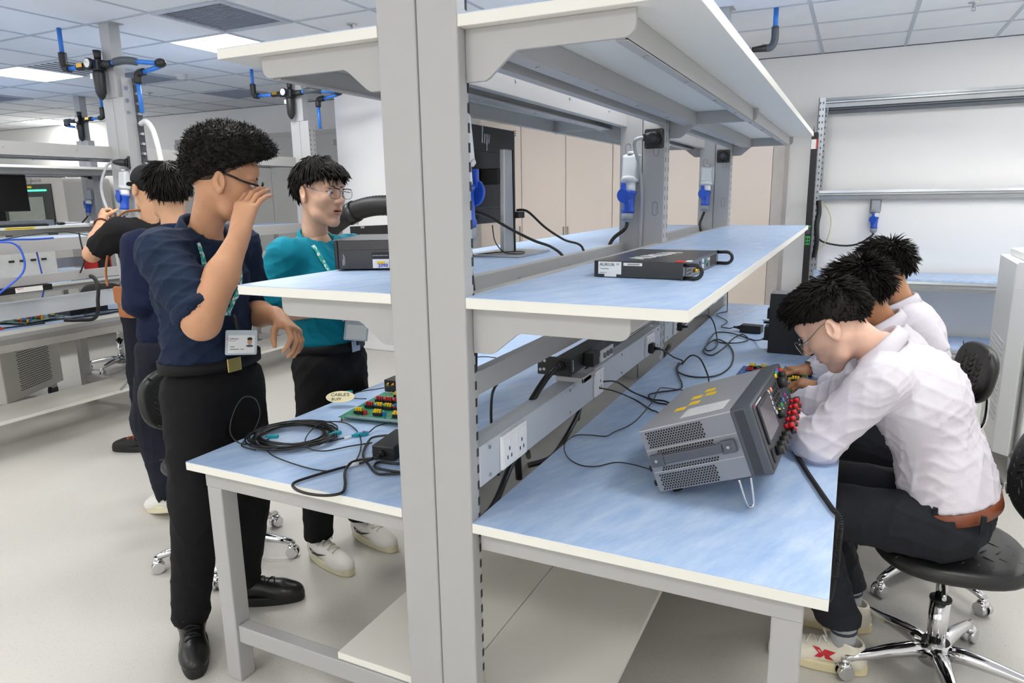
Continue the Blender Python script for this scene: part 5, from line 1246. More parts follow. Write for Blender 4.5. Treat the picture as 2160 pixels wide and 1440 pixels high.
# ---- hair: tapered strand clumps over the scalp
def strands(mb, roots, dirs, length, droop, r0, seg=5, curl=0, seed=0, gravity=(0, 0, -1), n=3):
    rg = np.random.RandomState(seed); g = np.array(gravity, float)
    for i in range(len(roots)):
        p = roots[i].copy(); d = unit(dirs[i]); L = length[i] if hasattr(length, '__len__') else length; L = L * rg.uniform(.75, 1.2); pts = []; st = L / seg
        cu = rg.randn(3) * curl
        for j in range(seg + 1):
            pts.append(tuple(p)); p = p + d * st; d = unit(d + g * droop * (j + 1) / seg + cu * .6 + rg.randn(3) * curl * .5)
        rr = r0 * rg.uniform(.7, 1.3)
        mb.tube(pts, [rr, rr * 1.05, rr * .95, rr * .75, rr * .5, rr * .12][:seg + 1], n, cap=False)
def scalp(nn, seed, test):
    rg = np.random.RandomState(seed); out = []; dr = []
    while len(out) < nn:
        u = unit(rg.randn(3)); p = np.array((-.012, 0, .038)) + u * np.array((.098, .077, .088))
        if test(p): out.append(p); dr.append(unit(u / np.array((.098, .077, .088))))
    return np.array(out), np.array(dr)
HAIR = lambda: M('black_hair', (25, 22, 21), rough=.55, var=.25, scale=40, spec=.15)
def hairline(p, back=-.07, ear=.012, front=.062):
    """true where hair grows"""
    x, y, z = p
    if x > .055: return z > front + (.0 if abs(y) < .045 else -.012)
    if x > .0: return z > ear + (x / .055) * (front - ear) * .75
    return z > ear + (back - ear) * min(1, (-x) / .06) if x < 0 else True
def hair_shell(grow, test_cut=None, blobs=None, h=.0036):
    S = SDF((-.16, -.125, -.13), (.16, .125, .20), h)
    S.ell((-.012, 0, .038), (.098 + grow, .077 + grow, .088 + grow), k=.01)
    for c, r in (blobs or []): S.ell(c, r, k=.02)
    return S
def frame(up, fwd):
    up = unit(up); f = np.array(fwd, float); f = unit(f - up * (f @ up)); l = np.cross(up, f); return np.stack([f, l, up], 1)
SKIN = {'tan': (196, 146, 112), 'light': (214, 172, 148), 'fair': (226, 184, 162), 'brown': (166, 116, 82), 'warm': (190, 140, 106), 'mid': (204, 158, 126)}
def skin(nm): return M('skin_' + nm, SKIN[nm], rough=.48, var=.06, scale=25, spec=.35)
def lips(nm): c = SKIN[nm]; return M('lips_' + nm, (int(c[0] * .90), int(c[1] * .74), int(c[2] * .74)), rough=.4, var=.04)
def cloth(nm, col, rough=.85, bump=.12, bs=45, var=.06): return M('cloth_' + nm, col, rough=rough, var=var, scale=9, bump=bump, bscale=bs, spec=.25)
def person(lab, loc, group=None): return thing('person', lab, 'person', loc)

def build_head(nb_world, HM, **k):
    nl = np.array(HM.inverted() @ Vector(nb_world)); S = head_sdf(nl, **k)
    v, q = S.mesh(); v = relax(v, q, 1, .4); c = v[q].mean(1)
    lip = (np.abs(c[:, 1]) < .0235 * np.sqrt(np.clip(1 - ((c[:, 2] + .0675) / .014) ** 2, 0, 1))) & (c[:, 0] > .082)
    return xf_np(v, HM), q, lip.astype(np.int32)
def limb(pts, rs, h=.0034, k=.02, hand_args=None, elbow=None):
    ends = list(pts) + ([np.array(pts[-1]) + unit(hand_args['d']) * .2] if hand_args else [])
    lo, hi = bbox(ends, .11 if hand_args else .08); S = SDF(lo, hi, h if not hand_args else .003)
    S.chain(pts, rs, k)
    if hand_args: a = dict(hand_args); hand(S, pts[-1], a.pop('d'), a.pop('n'), a.pop('right'), a.pop('curls'), **a)
    v, q = S.mesh(); return relax(v, q, 1, .4), q, 0
def eyes_brows(t, HM, brow=True, look=(0, 0)):
    for s in (-1, 1):
        mb = MB().ell((.0808, s * .031, .004), (.0115, .0115, .0115), 14, 10, mi=0)
        mb.ell((.0872, s * .031 + look[0] * .004, .004 + look[1] * .003), (.0058, .0066, .0066), 10, 8, mi=1)
        tpart('eye', mb, [M('eye_white', (222, 218, 214), rough=.2), M('iris_dark', (30, 20, 16), rough=.15)], t, HM)
        if brow: tpart('eyebrow', MB().tube(smooth_path([(.0935, s * .013, .0245), (.092, s * .026, .029), (.084, s * .041, .029), (.074, s * .05, .024)], 3), [.0026, .003, .0034, .0034, .0034, .003, .0028, .0024, .002, .001], 6, squash=.7), HAIR(), t, HM)
def glasses(t, HM, mat, r=.0019, w=.0255, hgt=.019, x=.113, full=True, tilt=0, lens=True, temple=None):
    g = None
    for s in (-1, 1):
        c = (x, s * .034, .001 + tilt); pts = []
        for a in np.linspace(0, 2 * PI, 24, endpoint=False):
            ca, sa = math.cos(a), math.sin(a); rr = (abs(ca) ** 3 + abs(sa) ** 3) ** (-1 / 3)
            pts.append((c[0] - .05 * (abs(ca * rr * w + s * .034) * .35 - .012) * .6, c[1] + rr * ca * w, c[2] + rr * sa * hgt))
        fr = tpart('glasses_frame', MB().tube(pts, r, 6, closed=True), mat, t, HM)
        if lens:
            lm = pane_m; mb = MB(); o = len(pts)
            mb.add(pts, [tuple(range(o))]); tpart('lens', mb, lm, fr, HM)
        tpart('glasses_temple', MB().tube(smooth_path([(x - .012, s * .0615, .008 + tilt), (.06, s * .074, .011 + tilt * .6), (.01, s * .0815, .022), (-.02, s * .082, .017), (-.034, s * .08, .002)], 3), temple or r * 1.2, 6), mat, t, HM)
    tpart('glasses_bridge', MB().tube(smooth_path([(x + .001, -.0095, .008 + tilt), (x + .004, 0, .010 + tilt), (x + .001, .0095, .008 + tilt)], 3), r, 6), mat, t, HM)
def hair_mop(t, HM, seed, crown=(-.035, 0, .12), out=.35, length=.055, droop=.35, front=.06, ear=.012, back=-.065, nn=1500, r=.0032, grow=.010, curl=.02, comb=(0, 0, 0), side=.6, blobs=None, r2=None):
    S = hair_shell(grow, blobs=blobs)
    # trim below the hairline
    S.trim([((0, 0, ear + .006), ((front - ear) / .085, 0, -1)), ((0, 0, ear + .006), ((ear - back) / .10, 0, -1))])
    for y_ in (-1, 1): S.ell((.0, y_ * .09, .0), (.034, .03, .036), k=.004, op='-')
    v, q = S.mesh(); v = folds(v, q, .002, 220, seed); o = part('hair', np_mesh('hair', [(xf_np(v, HM), q, 0)], [HAIR()]), None, t)
    N_ = normals(v, q); rs_ = np.random.RandomState(seed); ii = rs_.choice(len(v), nn); ii = ii[(N_[ii][:, 2] > -.6)]
    R_ = v[ii] - N_[ii] * (grow * .5 + .003); D = N_[ii]; C = np.array(crown); dirs = []; Ls = []
    for p, n in zip(R_, D):
        f = p - C; f = f - n * (f @ n); f = unit(f + 1e-6); dirs.append(n * out + f + np.array(comb)); Ls.append(length * (side if abs(p[1]) > .05 and p[2] < .07 else 1) * (.55 if p[2] < .01 else 1))
    mb = MB(); strands(mb, R_ + D * (grow * .6), np.array(dirs), Ls, droop, r, curl=curl, seed=seed)
    sub = mb.xf(HM); part('strands', sub, HAIR(), o)
    return o
def torso(S, pel, chest, neck, shL, shR, fwd, w=1.0, dep=1.0, k=.05, belly=0):
    pel, chest, neck, shL, shR = map(lambda a: np.array(a, float), (pel, chest, neck, shL, shR))
    up = unit(chest - pel); R = frame(up, fwd); f = R[:, 0]
    S.ell(chest + up * .01, (.112 * dep, .155 * w, .165), R, k=k)
    S.ell(pel * .55 + chest * .45 + f * belly, (.104 * dep, .143 * w, .16), R, k=k)
    S.ell(pel + up * .03, (.108 * dep, .155 * w, .13), R, k=k)
    S.cone(shL * .86 + shR * .14, shR * .86 + shL * .14, .068, .068, k=k)
    nn = neck - unit(neck - chest) * .02
    S.cone(nn, shL * .8 + shR * .2, .052, .05, k=.04); S.cone(nn, shR * .8 + shL * .2, .052, .05, k=.04)
    return R
def shirt(t, mat, pel, chest, neck, shL, shR, fwd, arms, w=1.0, dep=1.0, seed=1, amp=.0035, h=.0062, name='shirt', neck_r=.062, hem=None, head=None, belly=0, freq=48, fold_dirs=None):
    pts = [pel, chest, neck, shL, shR] + [p for a in arms for p in a[0]]; lo, hi = bbox(pts, .22)
    S = SDF(lo, hi, h); torso(S, pel, chest, neck, shL, shR, fwd, w, dep, belly=belly)
    for P_, rs, cut in arms: S.chain(P_, rs, k=.03)
    for P_, rs, cut in arms:
        if cut: a, b = np.array(P_[-2], float), np.array(P_[-1], float); d = unit(b - a); S.cone(b - d * .012 + d * rs[-1] * .6, b + d * .09, rs[-1] * .86, rs[-1] * .9, k=.004, op='-')
    nk = np.array(neck, float); hd = np.array(head, float) if head is not None else nk + np.array((0, 0, .1))
    S.cone(nk - unit(hd - nk) * .005, hd, neck_r, neck_r * 1.05, k=.008, op='-')
    if hem is not None: S.half(hem[0], hem[1])
    v, q = S.mesh(); v = relax(v, q, 2, .5); v = folds(v, q, amp, freq, seed, fold_dirs)
    return part(name, np_mesh(name, [(v, q, 0)], [mat]), None, t)
def trousers(t, mat, pel, legs, fwd, w=1.0, seed=3, top=None, h=.0065, amp=.0035, name='trousers', hem=.07):
    pts = [pel] + [p for a in legs for p in a[0]]; lo, hi = bbox(pts, .2); S = SDF(lo, hi, h); pel = np.array(pel, float)
    R = frame((0, 0, 1) if top is None else top[1], fwd)
    S.ell(pel, (.116, .162 * w, .13), R, k=.04)
    for P_, rs in legs:
        S.chain(P_, rs, k=.035)
        a, b = np.array(P_[-2], float), np.array(P_[-1], float); d = unit(b - a); S.cone(b + d * .01, b + d * .12, rs[-1] * .82, rs[-1] * .9, k=.004, op='-')
    S.half((0, 0, hem), (0, 0, -1))
    if top is not None: S.half(top[0], top[1])
    v, q = S.mesh(); v = relax(v, q, 2, .5); v = folds(v, q, amp, 40, seed)
    return part(name, np_mesh(name, [(v, q, 0)], [mat]), None, t)
def belt(t, c, up, fwd, a, b, mat, h=.034, th=.004, buckle=None, name='belt', ang=0):
    R = frame(up, fwd); c = np.array(c, float); mb = MB(); n = 48; vs = []
    for k in range(n):
        q = 2 * PI * k / n
        for (o, z) in ((0, -h / 2), (th, -h / 2), (th, h / 2), (0, h / 2)):
            p = c + R[:, 0] * (a + o) * math.cos(q) + R[:, 1] * (b + o) * math.sin(q) + R[:, 2] * z; vs.append(tuple(p))
    fs = []
    for k in range(n):
        for j in range(4): fs.append((k * 4 + j, ((k + 1) % n) * 4 + j, ((k + 1) % n) * 4 + (j + 1) % 4, k * 4 + (j + 1) % 4)[::-1])
    mb.add(vs, fs, True); o = part(name, mb, mat, t, bevel=0)
    if buckle:
        p = c + R[:, 0] * (a + th + .003) * math.cos(ang) + R[:, 1] * (b + th + .003) * math.sin(ang); f = unit(R[:, 0] * math.cos(ang) / a + R[:, 1] * math.sin(ang) / b); l = np.cross(R[:, 2], f)
        part('buckle', MB().obox(tuple(p), (.006, .05, h + .012), Matrix((f, l, R[:, 2])).transposed()), buckle, o, bevel=.002)
    return o
def collar(t, mat, neck, head, fwd, r=.063, hh=.045, vdepth=.05, leaf=True, openf=.35):
    """stand-and-fall collar: a band round the neck that opens at the front, leaf folded down"""
    nk, hd = np.array(neck, float), np.array(head, float); up = unit(unit(hd - nk) * .6 + V3(0, 0, .6)); R = frame(up, fwd); mb = MB(); n = 40; prof_n = 5; vs = []
    for k in range(n + 1):
        a = openf + (2 * PI - 2 * openf) * k / n; fr = .5 + .5 * math.cos(a)          # 1 in front, 0 behind
        drop = vdepth * fr ** 1.5
        pr = [(r + .004, -.012 - drop * .4), (r, hh * .8 - drop), (r + .002, hh - drop), (r + .010, hh * .9 - drop), (r + .022 + .012 * fr, hh * .1 - drop - .030 * fr), (r + .018 + .012 * fr, hh * .08 - drop - .032 * fr)]
        for rr, z in pr: vs.append(tuple(nk + R[:, 0] * rr * math.cos(a) + R[:, 1] * rr * 1.04 * math.sin(a) + R[:, 2] * z))
    m = 6; fs = []
    for k in range(n):
        for j in range(m - 1): fs.append((k * m + j, k * m + j + 1, (k + 1) * m + j + 1, (k + 1) * m + j))
    mb.add(vs, fs, True); o = part('collar', mb, mat, t); s = o.modifiers.new('thick', 'SOLIDIFY'); s.thickness = .003; s.offset = 0; return o
def ribbon(t, name, pts, wd, nrm, mat, th=.0012):
    """flat band along pts, nrm = outward normals"""
    P_ = [Vector(p) for p in pts]; vs = []; k = len(P_)
    for i, p in enumerate(P_):
        tg = (P_[min(i + 1, k - 1)] - P_[max(i - 1, 0)]).normalized(); n = Vector(nrm[i] if isinstance(nrm, list) else nrm).normalized(); sd = tg.cross(n).normalized()
        for a, b in ((-1, 0), (1, 0), (1, 1), (-1, 1)): vs.append(tuple(p + sd * a * wd / 2 + n * b * th))
    fs = [(0, 1, 2, 3), tuple((k - 1) * 4 + j for j in (3, 2, 1, 0))]
    for i in range(k - 1):
        for j in range(4): fs.append((i * 4 + j, (i + 1) * 4 + j, (i + 1) * 4 + (j + 1) % 4, i * 4 + (j + 1) % 4))
    return part(name, MB().add(vs, fs, False), mat, t)
def onto(tree, p, d, off=.003):
    """drop a point onto a surface along d"""
    h = tree.ray_cast(Vector(p), Vector(d)); return (h[0] + h[1] * off, h[1]) if h[0] is not None else (None, None)
from mathutils.bvhtree import BVHTree
def bvh(o):
    me = o.data; return BVHTree.FromPolygons([v.co for v in me.vertices], [tuple(p.vertices) for p in me.polygons])
def drape(t, name, surf, pts, wd, d, mat, off=.004):
    tr = bvh(surf); P_, N_ = [], []
    for p in smooth_path(pts, 5):
        q, n = onto(tr, p, d, off)
        if q is not None: P_.append(q); N_.append(n)
    return ribbon(t, name, P_, wd, N_, mat) if len(P_) > 2 else None

# ---- shoes
def shoe(t, pos, ang, upper, sole, trim=None, lace=None, sc=1.0, pitch=0, logo=None, laces=True, name='shoe', logom=None):
    T = Matrix.Translation(pos) @ Matrix.Rotation(math.radians(ang), 4, 'Z') @ Matrix.Rotation(math.radians(pitch), 4, 'Y') @ Matrix.Scale(sc, 4)
    S = SDF((-.10, -.07, -.01), (.24, .07, .16), .0042)
    S.ell((.135, 0, .036), (.078, .045, .036), k=.02); S.cone((-.005, 0, .062), (.13, -.0, .044), .041, .034, k=.02); S.ell((-.03, 0, .052), (.042, .036, .05), k=.02)
    S.cone((-.015, 0, .06), (-.02, 0, .115), .041, .04, k=.015); S.cone((-.018, 0, .09), (-.022, 0, .16), .033, .034, k=.004, op='-'); S.half((0, 0, .02), (0, 0, -1)); S.half((-.02, 0, .108), (-.25, 0, 1))
    v, q = S.mesh(); v = relax(v, q, 2, .5)
    o = part(name, np_mesh(name, [(xf_np(v, T), q, 0)], [upper]), None, t)
    out = []
    for a in np.linspace(0, 2 * PI, 36, endpoint=False):
        x = .07 + .148 * math.cos(a); w = (.046 if x > .05 else .037 + .009 * max(0, (x + .08) / .13)); out.append((x, w * math.copysign(abs(math.sin(a)) ** .7, math.sin(a))))
    tpart('sole', MB().prism([(.07 + (x - .07) * .975, y * .95) for x, y in out], 'z', 0, .034), sole, o, T, bevel=.006)
    if laces and lace:
        tr = bvh(o); L = []
        for k in range(5):
            x = .045 + k * .017; pts = []
            for y in np.linspace(-.022, .022, 7):
                h_, n_ = onto(tr, T @ Vector((x + (.006 if k % 2 else -.006) * y / .022, y, .2)), T.to_3x3() @ Vector((0, 0, -1)), .002)
                if h_ is not None: pts.append(h_)
            if len(pts) > 2: part('lace', MB().tube(pts, .0024, 6), lace, o)
        for s in (-1, 1):
            c = T @ Vector((.045, s * .004, .098)); pts = [T @ Vector((.045 + .02 * math.sin(u) * .6, s * (.004 + .022 * math.sin(u / 2)), .096 + .016 * math.sin(u))) for u in np.linspace(0, PI * .95, 8)]
            part('lace_bow', MB().tube(pts, .0022, 6), lace, o)
    if logo:
        tr = bvh(o)
        for s in (-1, 1):
            vs = []; ok = True
            for x, z in logo:
                h_, n_ = onto(tr, T @ Vector((x, s * .12, z)), T.to_3x3() @ Vector((0, -s, 0)), .0016)
                if h_ is None: ok = False; break
                vs.append(tuple(h_))
            if ok:
                mb = MB().add(vs, [tuple(range(len(vs)))[:: (1 if s < 0 else -1)]]); part('side_logo', mb, logom, o)
    return o
def dense(poly, n=3):
    out = []
    for i in range(len(poly)):
        a, b = poly[i], poly[(i + 1) % len(poly)]
        for k in range(n): out.append((a[0] + (b[0] - a[0]) * k / n, a[1] + (b[1] - a[1]) * k / n))
    return out
def body_mesh(t, parts_, sk): return part('body', np_mesh('body', parts_, [skin(sk), lips(sk)]), None, t)
def TEAL():
    m = M('teal_lanyard', (64, 178, 168), rough=.6, var=.35, scale=75); r = [n for n in m.node_tree.nodes if n.type == 'VALTORGB'][0].color_ramp
    r.interpolation = 'CONSTANT'; r.elements[0].position = 0; r.elements[0].color = (*lin((52, 168, 160)), 1); r.elements[1].position = .54; r.elements[1].color = (*lin((222, 234, 230)), 1); return m
def badge(t, c, up, n, sc=1.0, logo=True):
    up = unit(up); n = np.array(n, float); n = unit(n - up * (n @ up)); x = np.cross(up, n); R = Matrix((x, up, n)).transposed(); T = R.to_4x4(); T.translation = Vector(c)
    b = tpart('badge_holder', MB().prism(rrect(-.05 * sc, -.04 * sc, .05 * sc, .04 * sc, .005), 'z', -.0015, .0015), M('badge_plastic', (196, 206, 214), rough=.2), t, T)
    tpart('badge_card', MB().box(-.042 * sc, -.034 * sc, .0015, .042 * sc, .024 * sc, .0021), M('badge_card', (238, 240, 238), rough=.4, var=.01), b, T)
    if logo:
        tpart('badge_portrait', MB().ell((.026 * sc, .004 * sc, .0022), (.008 * sc, .011 * sc, .0005), 12, 6), M('portrait_skin', (206, 160, 130)), b, T)
        tpart('portrait_hair', MB().ell((.026 * sc, .012 * sc, .0025), (.0085 * sc, .005 * sc, .0005), 12, 6), INK(), b, T)
        tpart('portrait_shoulders', MB().ell((.026 * sc, -.011 * sc, .0022), (.012 * sc, .004 * sc, .0004), 12, 6), DKGREY(), b, T)
        text('Infineon', .0085 * sc, T @ Vector((-.037 * sc, .010 * sc, .0023)), x, up, M('logo_blue', (40, 80, 170)), b)
        tpart('logo_swoosh', MB().tube([(-.029 * sc + .016 * sc * math.cos(a), .012 * sc + .007 * sc * math.sin(a), .0022) for a in np.linspace(2.4, 5.6, 12)], .0005, 4), M('logo_red', (205, 45, 55)), b, T)
        tpart('print_lines', MB().box(-.036 * sc, -.0145 * sc, .0021, -.022 * sc, -.0125 * sc, .0023).box(-.036 * sc, -.0225 * sc, .0021, -.008 * sc, -.0205 * sc, .0023).box(-.004 * sc, -.0225 * sc, .0021, .008 * sc, -.0205 * sc, .0023), DKGREY(), b, T)
    return b
relaxed = ((.35, .55, .35), (.45, .6, .4), (.55, .65, .4), (.6, .65, .4))
# ================================================================== navy shirt, hand at his glasses
def navy_man():
    t = person('curly-haired man in a navy shirt and glasses raising a hand to his face', (-1.08, .25, 0))
    sk = 'tan'; fwd = (1, -.06, 0)
    pel, chest, neck = V3(-1.035, .25, .955), V3(-1.04, .25, 1.24), V3(-1.0, .25, 1.425)
    shR, shL = V3(-1.0, .085, 1.375), V3(-1.05, .43, 1.375)
    HM = head_frame((-.905, .262, 1.585), 44, 13)
    elR, wrR = V3(-.795, .03, 1.185), V3(-.782, .185, 1.418); elL, wrL = V3(-1.09, .465, 1.13), V3(-.87, .40, 1.135)
    P_ = [build_head(neck + V3(-.01, 0, -.03), HM, jaw=1.03)]
    P_.append(limb([shR, elR, elR * .45 + wrR * .55, wrR], [.05, .052, .047, .030], hand_args=dict(d=(.12, .30, .93), n=(-.12, .95, -.12), right=True, sc=1.12, curls=((.55, .4, .25), (.5, .4, .25), (.45, .4, .25), (.4, .4, .25)), spread=.05, thumb=(.15, .75, .65), tcurl=.1)))
    P_.append(limb([shL, elL, elL * .5 + wrL * .5, wrL], [.05, .048, .043, .029], hand_args=dict(sc=1.08, d=(.9, -.12, -.42), n=(-.42, -.4, -.8), right=False, curls=((.5, .75, .45), (.55, .7, .45), (.55, .65, .4), (.5, .6, .4)), spread=.07, thumb=(.45, .6, .65), tcurl=.3)))
    S = SDF(*bbox([pel, neck, shL, shR], .12), .012); S.chain([neck, chest, pel], [.055, .1, .1], k=.05); S.cone(shL, shR, .04, .04, k=.04); v, q = S.mesh(); P_.append((v, q, 0))
    for a in (-1, 1):
        S = SDF(*bbox([pel, (-1.13, .25 + a * .13, .12)], .15), .014); S.chain([pel + V3(0, a * .08, 0), (-1.05, .25 + a * .11, .5), (-1.125, .25 + a * .13, .13)], [.07, .05, .03], k=.03); v, q = S.mesh(); P_.append((v, q, 0))
    body_mesh(t, P_, sk)
    nv = cloth('navy_linen', (24, 38, 62), rough=.82, bump=.55, bs=20, var=.14)
    upR = unit(elR - shR); upL = unit(elL - shL)
    sh = shirt(t, nv, pel, chest, neck, shL, shR, fwd, [([shR, shR * .5 + elR * .5, elR - upR * .03], [.078, .072, .066], True), ([shL, shL * .5 + elL * .5, elL - upL * .03], [.076, .07, .064], True)], w=1.06, dep=1.13, seed=5, amp=.0055, head=V3(-.93, .262, 1.53), hem=((0, 0, 1.008), (0, 0, -1)), freq=42)
    for a, d in ((elR - upR * .035, upR), (elL - upL * .035, upL)):
        ring = MB(); x = unit(np.cross(d, (0, 0, 1))); y = np.cross(d, x)
        ring.tube([tuple(a + (x * math.cos(u) + y * math.sin(u)) * .062) for u in np.linspace(0, 2 * PI, 24, endpoint=False)], .011, 8, closed=True, squash=1.8); part('rolled_cuff', ring, nv, sh)
    collar(sh, nv, neck + V3(.0, 0, .005), V3(-.96, .255, 1.53), fwd, r=.064, hh=.045, vdepth=.07, openf=.3)
    tr = trousers(t, cloth('black_wool', (19, 19, 21), bump=.4, bs=16, var=.08), pel + V3(0, .0, -.045), [([pel + V3(0, -.085, -.06), (-1.02, .125, .56), (-1.115, .115, .105)], [.098, .084, .061]), ([pel + V3(.0, .085, -.06), (-1.045, .375, .54), (-1.135, .375, .105)], [.098, .083, .061])], fwd, 1.05, top=((0, 0, 1.02), (0, 0, 1)))
    belt(t, (-1.035, .25, 1.004), (0, 0, 1), fwd, .131, .172, M('black_belt', (20, 20, 22), rough=.6, spec=.2), h=.034, buckle=M('gold_buckle', (214, 190, 120), rough=.18, metal=1), ang=-.1)
    hb = [((.0, 0, .098), (.118, .100, .078)), ((.068, 0, .100), (.075, .086, .062)), ((-.062, 0, .058), (.072, .088, .088)), ((.02, .0, .13), (.09, .08, .05))]
    S = hair_shell(.012, blobs=hb, h=.0036); S.half((0, 0, .034), unit((.62, 0, -1))); v, q = S.mesh(); v = folds(v, q, .004, 260, 3)
    hr = part('hair', np_mesh('hair', [(xf_np(v, HM), q, 0)], [HAIR()]), None, t)
    rg = np.random.RandomState(2); N = normals(v, q); ii = rg.choice(len(v), 5200); mb = MB(); ii = [i for i in ii if N[i][2] > -.75]
    strands(mb, v[ii] - N[ii] * .004, N[ii] + rg.randn(len(ii), 3) * .7, .021, 0, .0013, curl=.75, seed=4); part('curls', mb.xf(HM), HAIR(), hr)
    S = SDF((-.125, -.1, -.1), (.12, .1, .15), .0036); S.ell((-.012, 0, .038), (.0992, .0785, .0892), k=.01); S.half((0, 0, .016), unit((.8, 0, -1))); S.half((.05, 0, 0), (1, 0, -.3)); v, q = S.mesh()
    part('faded_sides', np_mesh('fade', [(xf_np(v, HM), q, 0)], [M('hair_fade', (84, 60, 46), rough=.7, var=.2, scale=60)]), None, hr)
    eyes_brows(t, HM); glasses(t, HM, M('black_acetate', (16, 17, 20), rough=.25), r=.0028, w=.026, hgt=.020, temple=.0034)
    # lanyard and badge
    for s in (-1, 1): drape(t, 'lanyard', sh, [(-.7, .25 + s * .085, 1.40), (-.7, .245 + s * .05, 1.27), (-.7, .24 + s * .014, 1.20), (-.7, .235, 1.165)], .017, (-1, 0, 0), TEAL())
    cl = part('lanyard_clip', MB().tube([(-.895, .235, 1.165), (-.884, .235, 1.14), (-.876, .233, 1.115)], .006, 6), BLACK(), t)
    badge(t, (-.866, .232, 1.078), (.02, .14, 1), (.95, -.42, .08))
    bl = M('black_leather', (20, 20, 21), rough=.32, var=.1, scale=18, bump=.05)
    blk = M('black_rubber', (17, 17, 18), rough=.6)
    shoe(t, (-1.115, .118, 0), -38, bl, blk, lace=blk, sc=1.08); shoe(t, (-1.14, .372, 0), 31, bl, blk, lace=blk, sc=1.08)
    return t
navy_man()

# ================================================================== teal polo
def teal_man():
    t = person('man in a teal polo shirt and half-rim glasses standing behind the shelf', (-1.06, .86, 0))
    sk = 'light'; fwd = (1, -.22, 0)
    pel, chest, neck = V3(-1.065, .87, .905), V3(-1.075, .87, 1.18), V3(-1.09, .875, 1.355)
    shR, shL = V3(-1.12, .715, 1.305), V3(-1.04, 1.04, 1.305); HM = head_frame((-1.045, .862, 1.548), -4, 2, -2)
    elR, wrR = V3(-1.15, .66, 1.09), V3(-.945, .80, 1.10); elL, wrL = V3(-1.02, 1.10, 1.07), V3(-.90, .90, 1.13)
    P_ = [build_head(neck + V3(-.015, 0, -.03), HM, jaw=1.12, wide=1.03, mouth_open=.3)]
    P_.append(limb([shR, elR, wrR], [.042, .04, .026], hand_args=dict(d=(.5, .8, .1), n=(-.8, .4, -.3), right=True, curls=relaxed)))
    P_.append(limb([shL, elL, wrL], [.042, .04, .026], hand_args=dict(d=(.2, -.95, .0), n=(-.8, -.2, -.3), right=False, curls=relaxed)))
    S = SDF(*bbox([pel, neck, shL, shR], .12), .012); S.chain([neck, chest, pel], [.055, .1, .1], k=.05); S.cone(shL, shR, .04, .04, k=.04); v, q = S.mesh(); P_.append((v, q, 0))
    body_mesh(t, P_, sk)
    te = cloth('teal_pique', (0, 124, 146), rough=.8, bump=.4, bs=16, var=.08)
    uR, uL = unit(elR - shR), unit(elL - shL)
    sh = shirt(t, te, pel, chest, neck, shL, shR, fwd, [([shR, elR - uR * .06], [.074, .072], True), ([shL, elL - uL * .06], [.074, .072], True)], w=1.0, dep=1.06, seed=9, amp=.0045, head=V3(-1.06, .867, 1.47), hem=((0, 0, .925), (0, 0, -1)))
    collar(sh, te, neck + V3(.0, 0, .006), V3(-1.07, .87, 1.46), fwd, r=.062, hh=.045, vdepth=.075, openf=.34)
    trousers(t, cloth('black_wool', (19, 19, 21)), pel + V3(0, 0, -.045), [([pel + V3(.01, -.085, -.06), (-1.07, .77, .5), (-1.095, .755, .10)], [.096, .083, .06]), ([pel + V3(0, .085, -.06), (-1.04, .96, .5), (-1.045, .985, .10)], [.096, .083, .06])], fwd, .98, hem=.10, top=((0, 0, .945), (0, 0, 1)))
    belt(t, (-1.065, .87, .932), (0, 0, 1), fwd, .124, .16, M('black_belt', (24, 24, 26), rough=.35), h=.036, buckle=M('steel_buckle', (170, 172, 176), rough=.2, metal=1), ang=.25)
    hair_mop(t, HM, 21, crown=(-.045, .015, .125), out=.08, length=.045, droop=.30, front=.062, ear=.016, back=-.06, nn=1700, r=.0034, grow=.016, curl=.015, side=.5)
    R_, D = scalp(260, 5, lambda p: p[0] > .045 and p[2] > .066); mb = MB()
    strands(mb, R_ + D * .012, np.array([(1.0, p[1] * 3, .2) for p in R_]), .046, .70, .0036, curl=.03, seed=8); part('fringe', mb.xf(HM), HAIR(), [c for c in t.children if c.name.startswith('hair')][0])
    eyes_brows(t, HM, look=(.3, 0)); glasses(t, HM, M('gunmetal_frame', (120, 122, 128), rough=.2, metal=.9), r=.0011, w=.0265, hgt=.0195, temple=.0016)
    for s in (-1, 1): tpart('brow_bar', MB().tube(smooth_path([(.113, s * .010, .018), (.1135, s * .034, .0205), (.108, s * .0605, .0185)], 3), .0024, 6), M('black_acetate', (16, 17, 20), rough=.25), t, HM)
    tpart('mouth_inside', MB().ell((.084, 0, -.0695), (.008, .017, .005)), M('mouth_dark', (58, 30, 28), rough=.5), t, HM)
    for s in (-1, 1): drape(t, 'lanyard', sh, [(-.7, .83 + s * .085, 1.345), (-.7, .83 + s * .05, 1.2), (-.7, .83 + s * .012, 1.04)], .018, (-1, .12, 0), TEAL())
    badge(t, (-.905, .86, 1.0), (.05, .2, 1), (.8, -.5, .1), logo=False)
    part('holster', MB().box(-.945, .885, .93, -.925, .935, 1.06), BLACK(), t, bevel=.006)
    wl = M('white_leather', (226, 224, 220), rough=.45, var=.03); cs = M('cream_sole', (214, 208, 180), rough=.55); bt = M('logo_black', (24, 24, 26), rough=.5); wl2 = M('beige_lace', (206, 202, 190), rough=.8)
    swoosh = dense([(-.012, .074), (.002, .044), (.03, .040), (.095, .066), (.035, .054), (.014, .056)], 4)
    shoe(t, (-1.085, .752, 0), -15, wl, cs, lace=wl2, sc=1.03, logo=swoosh, logom=bt); shoe(t, (-1.035, .985, 0), -14, wl, cs, lace=wl2, sc=1.03, logo=swoosh, logom=bt)
teal_man()

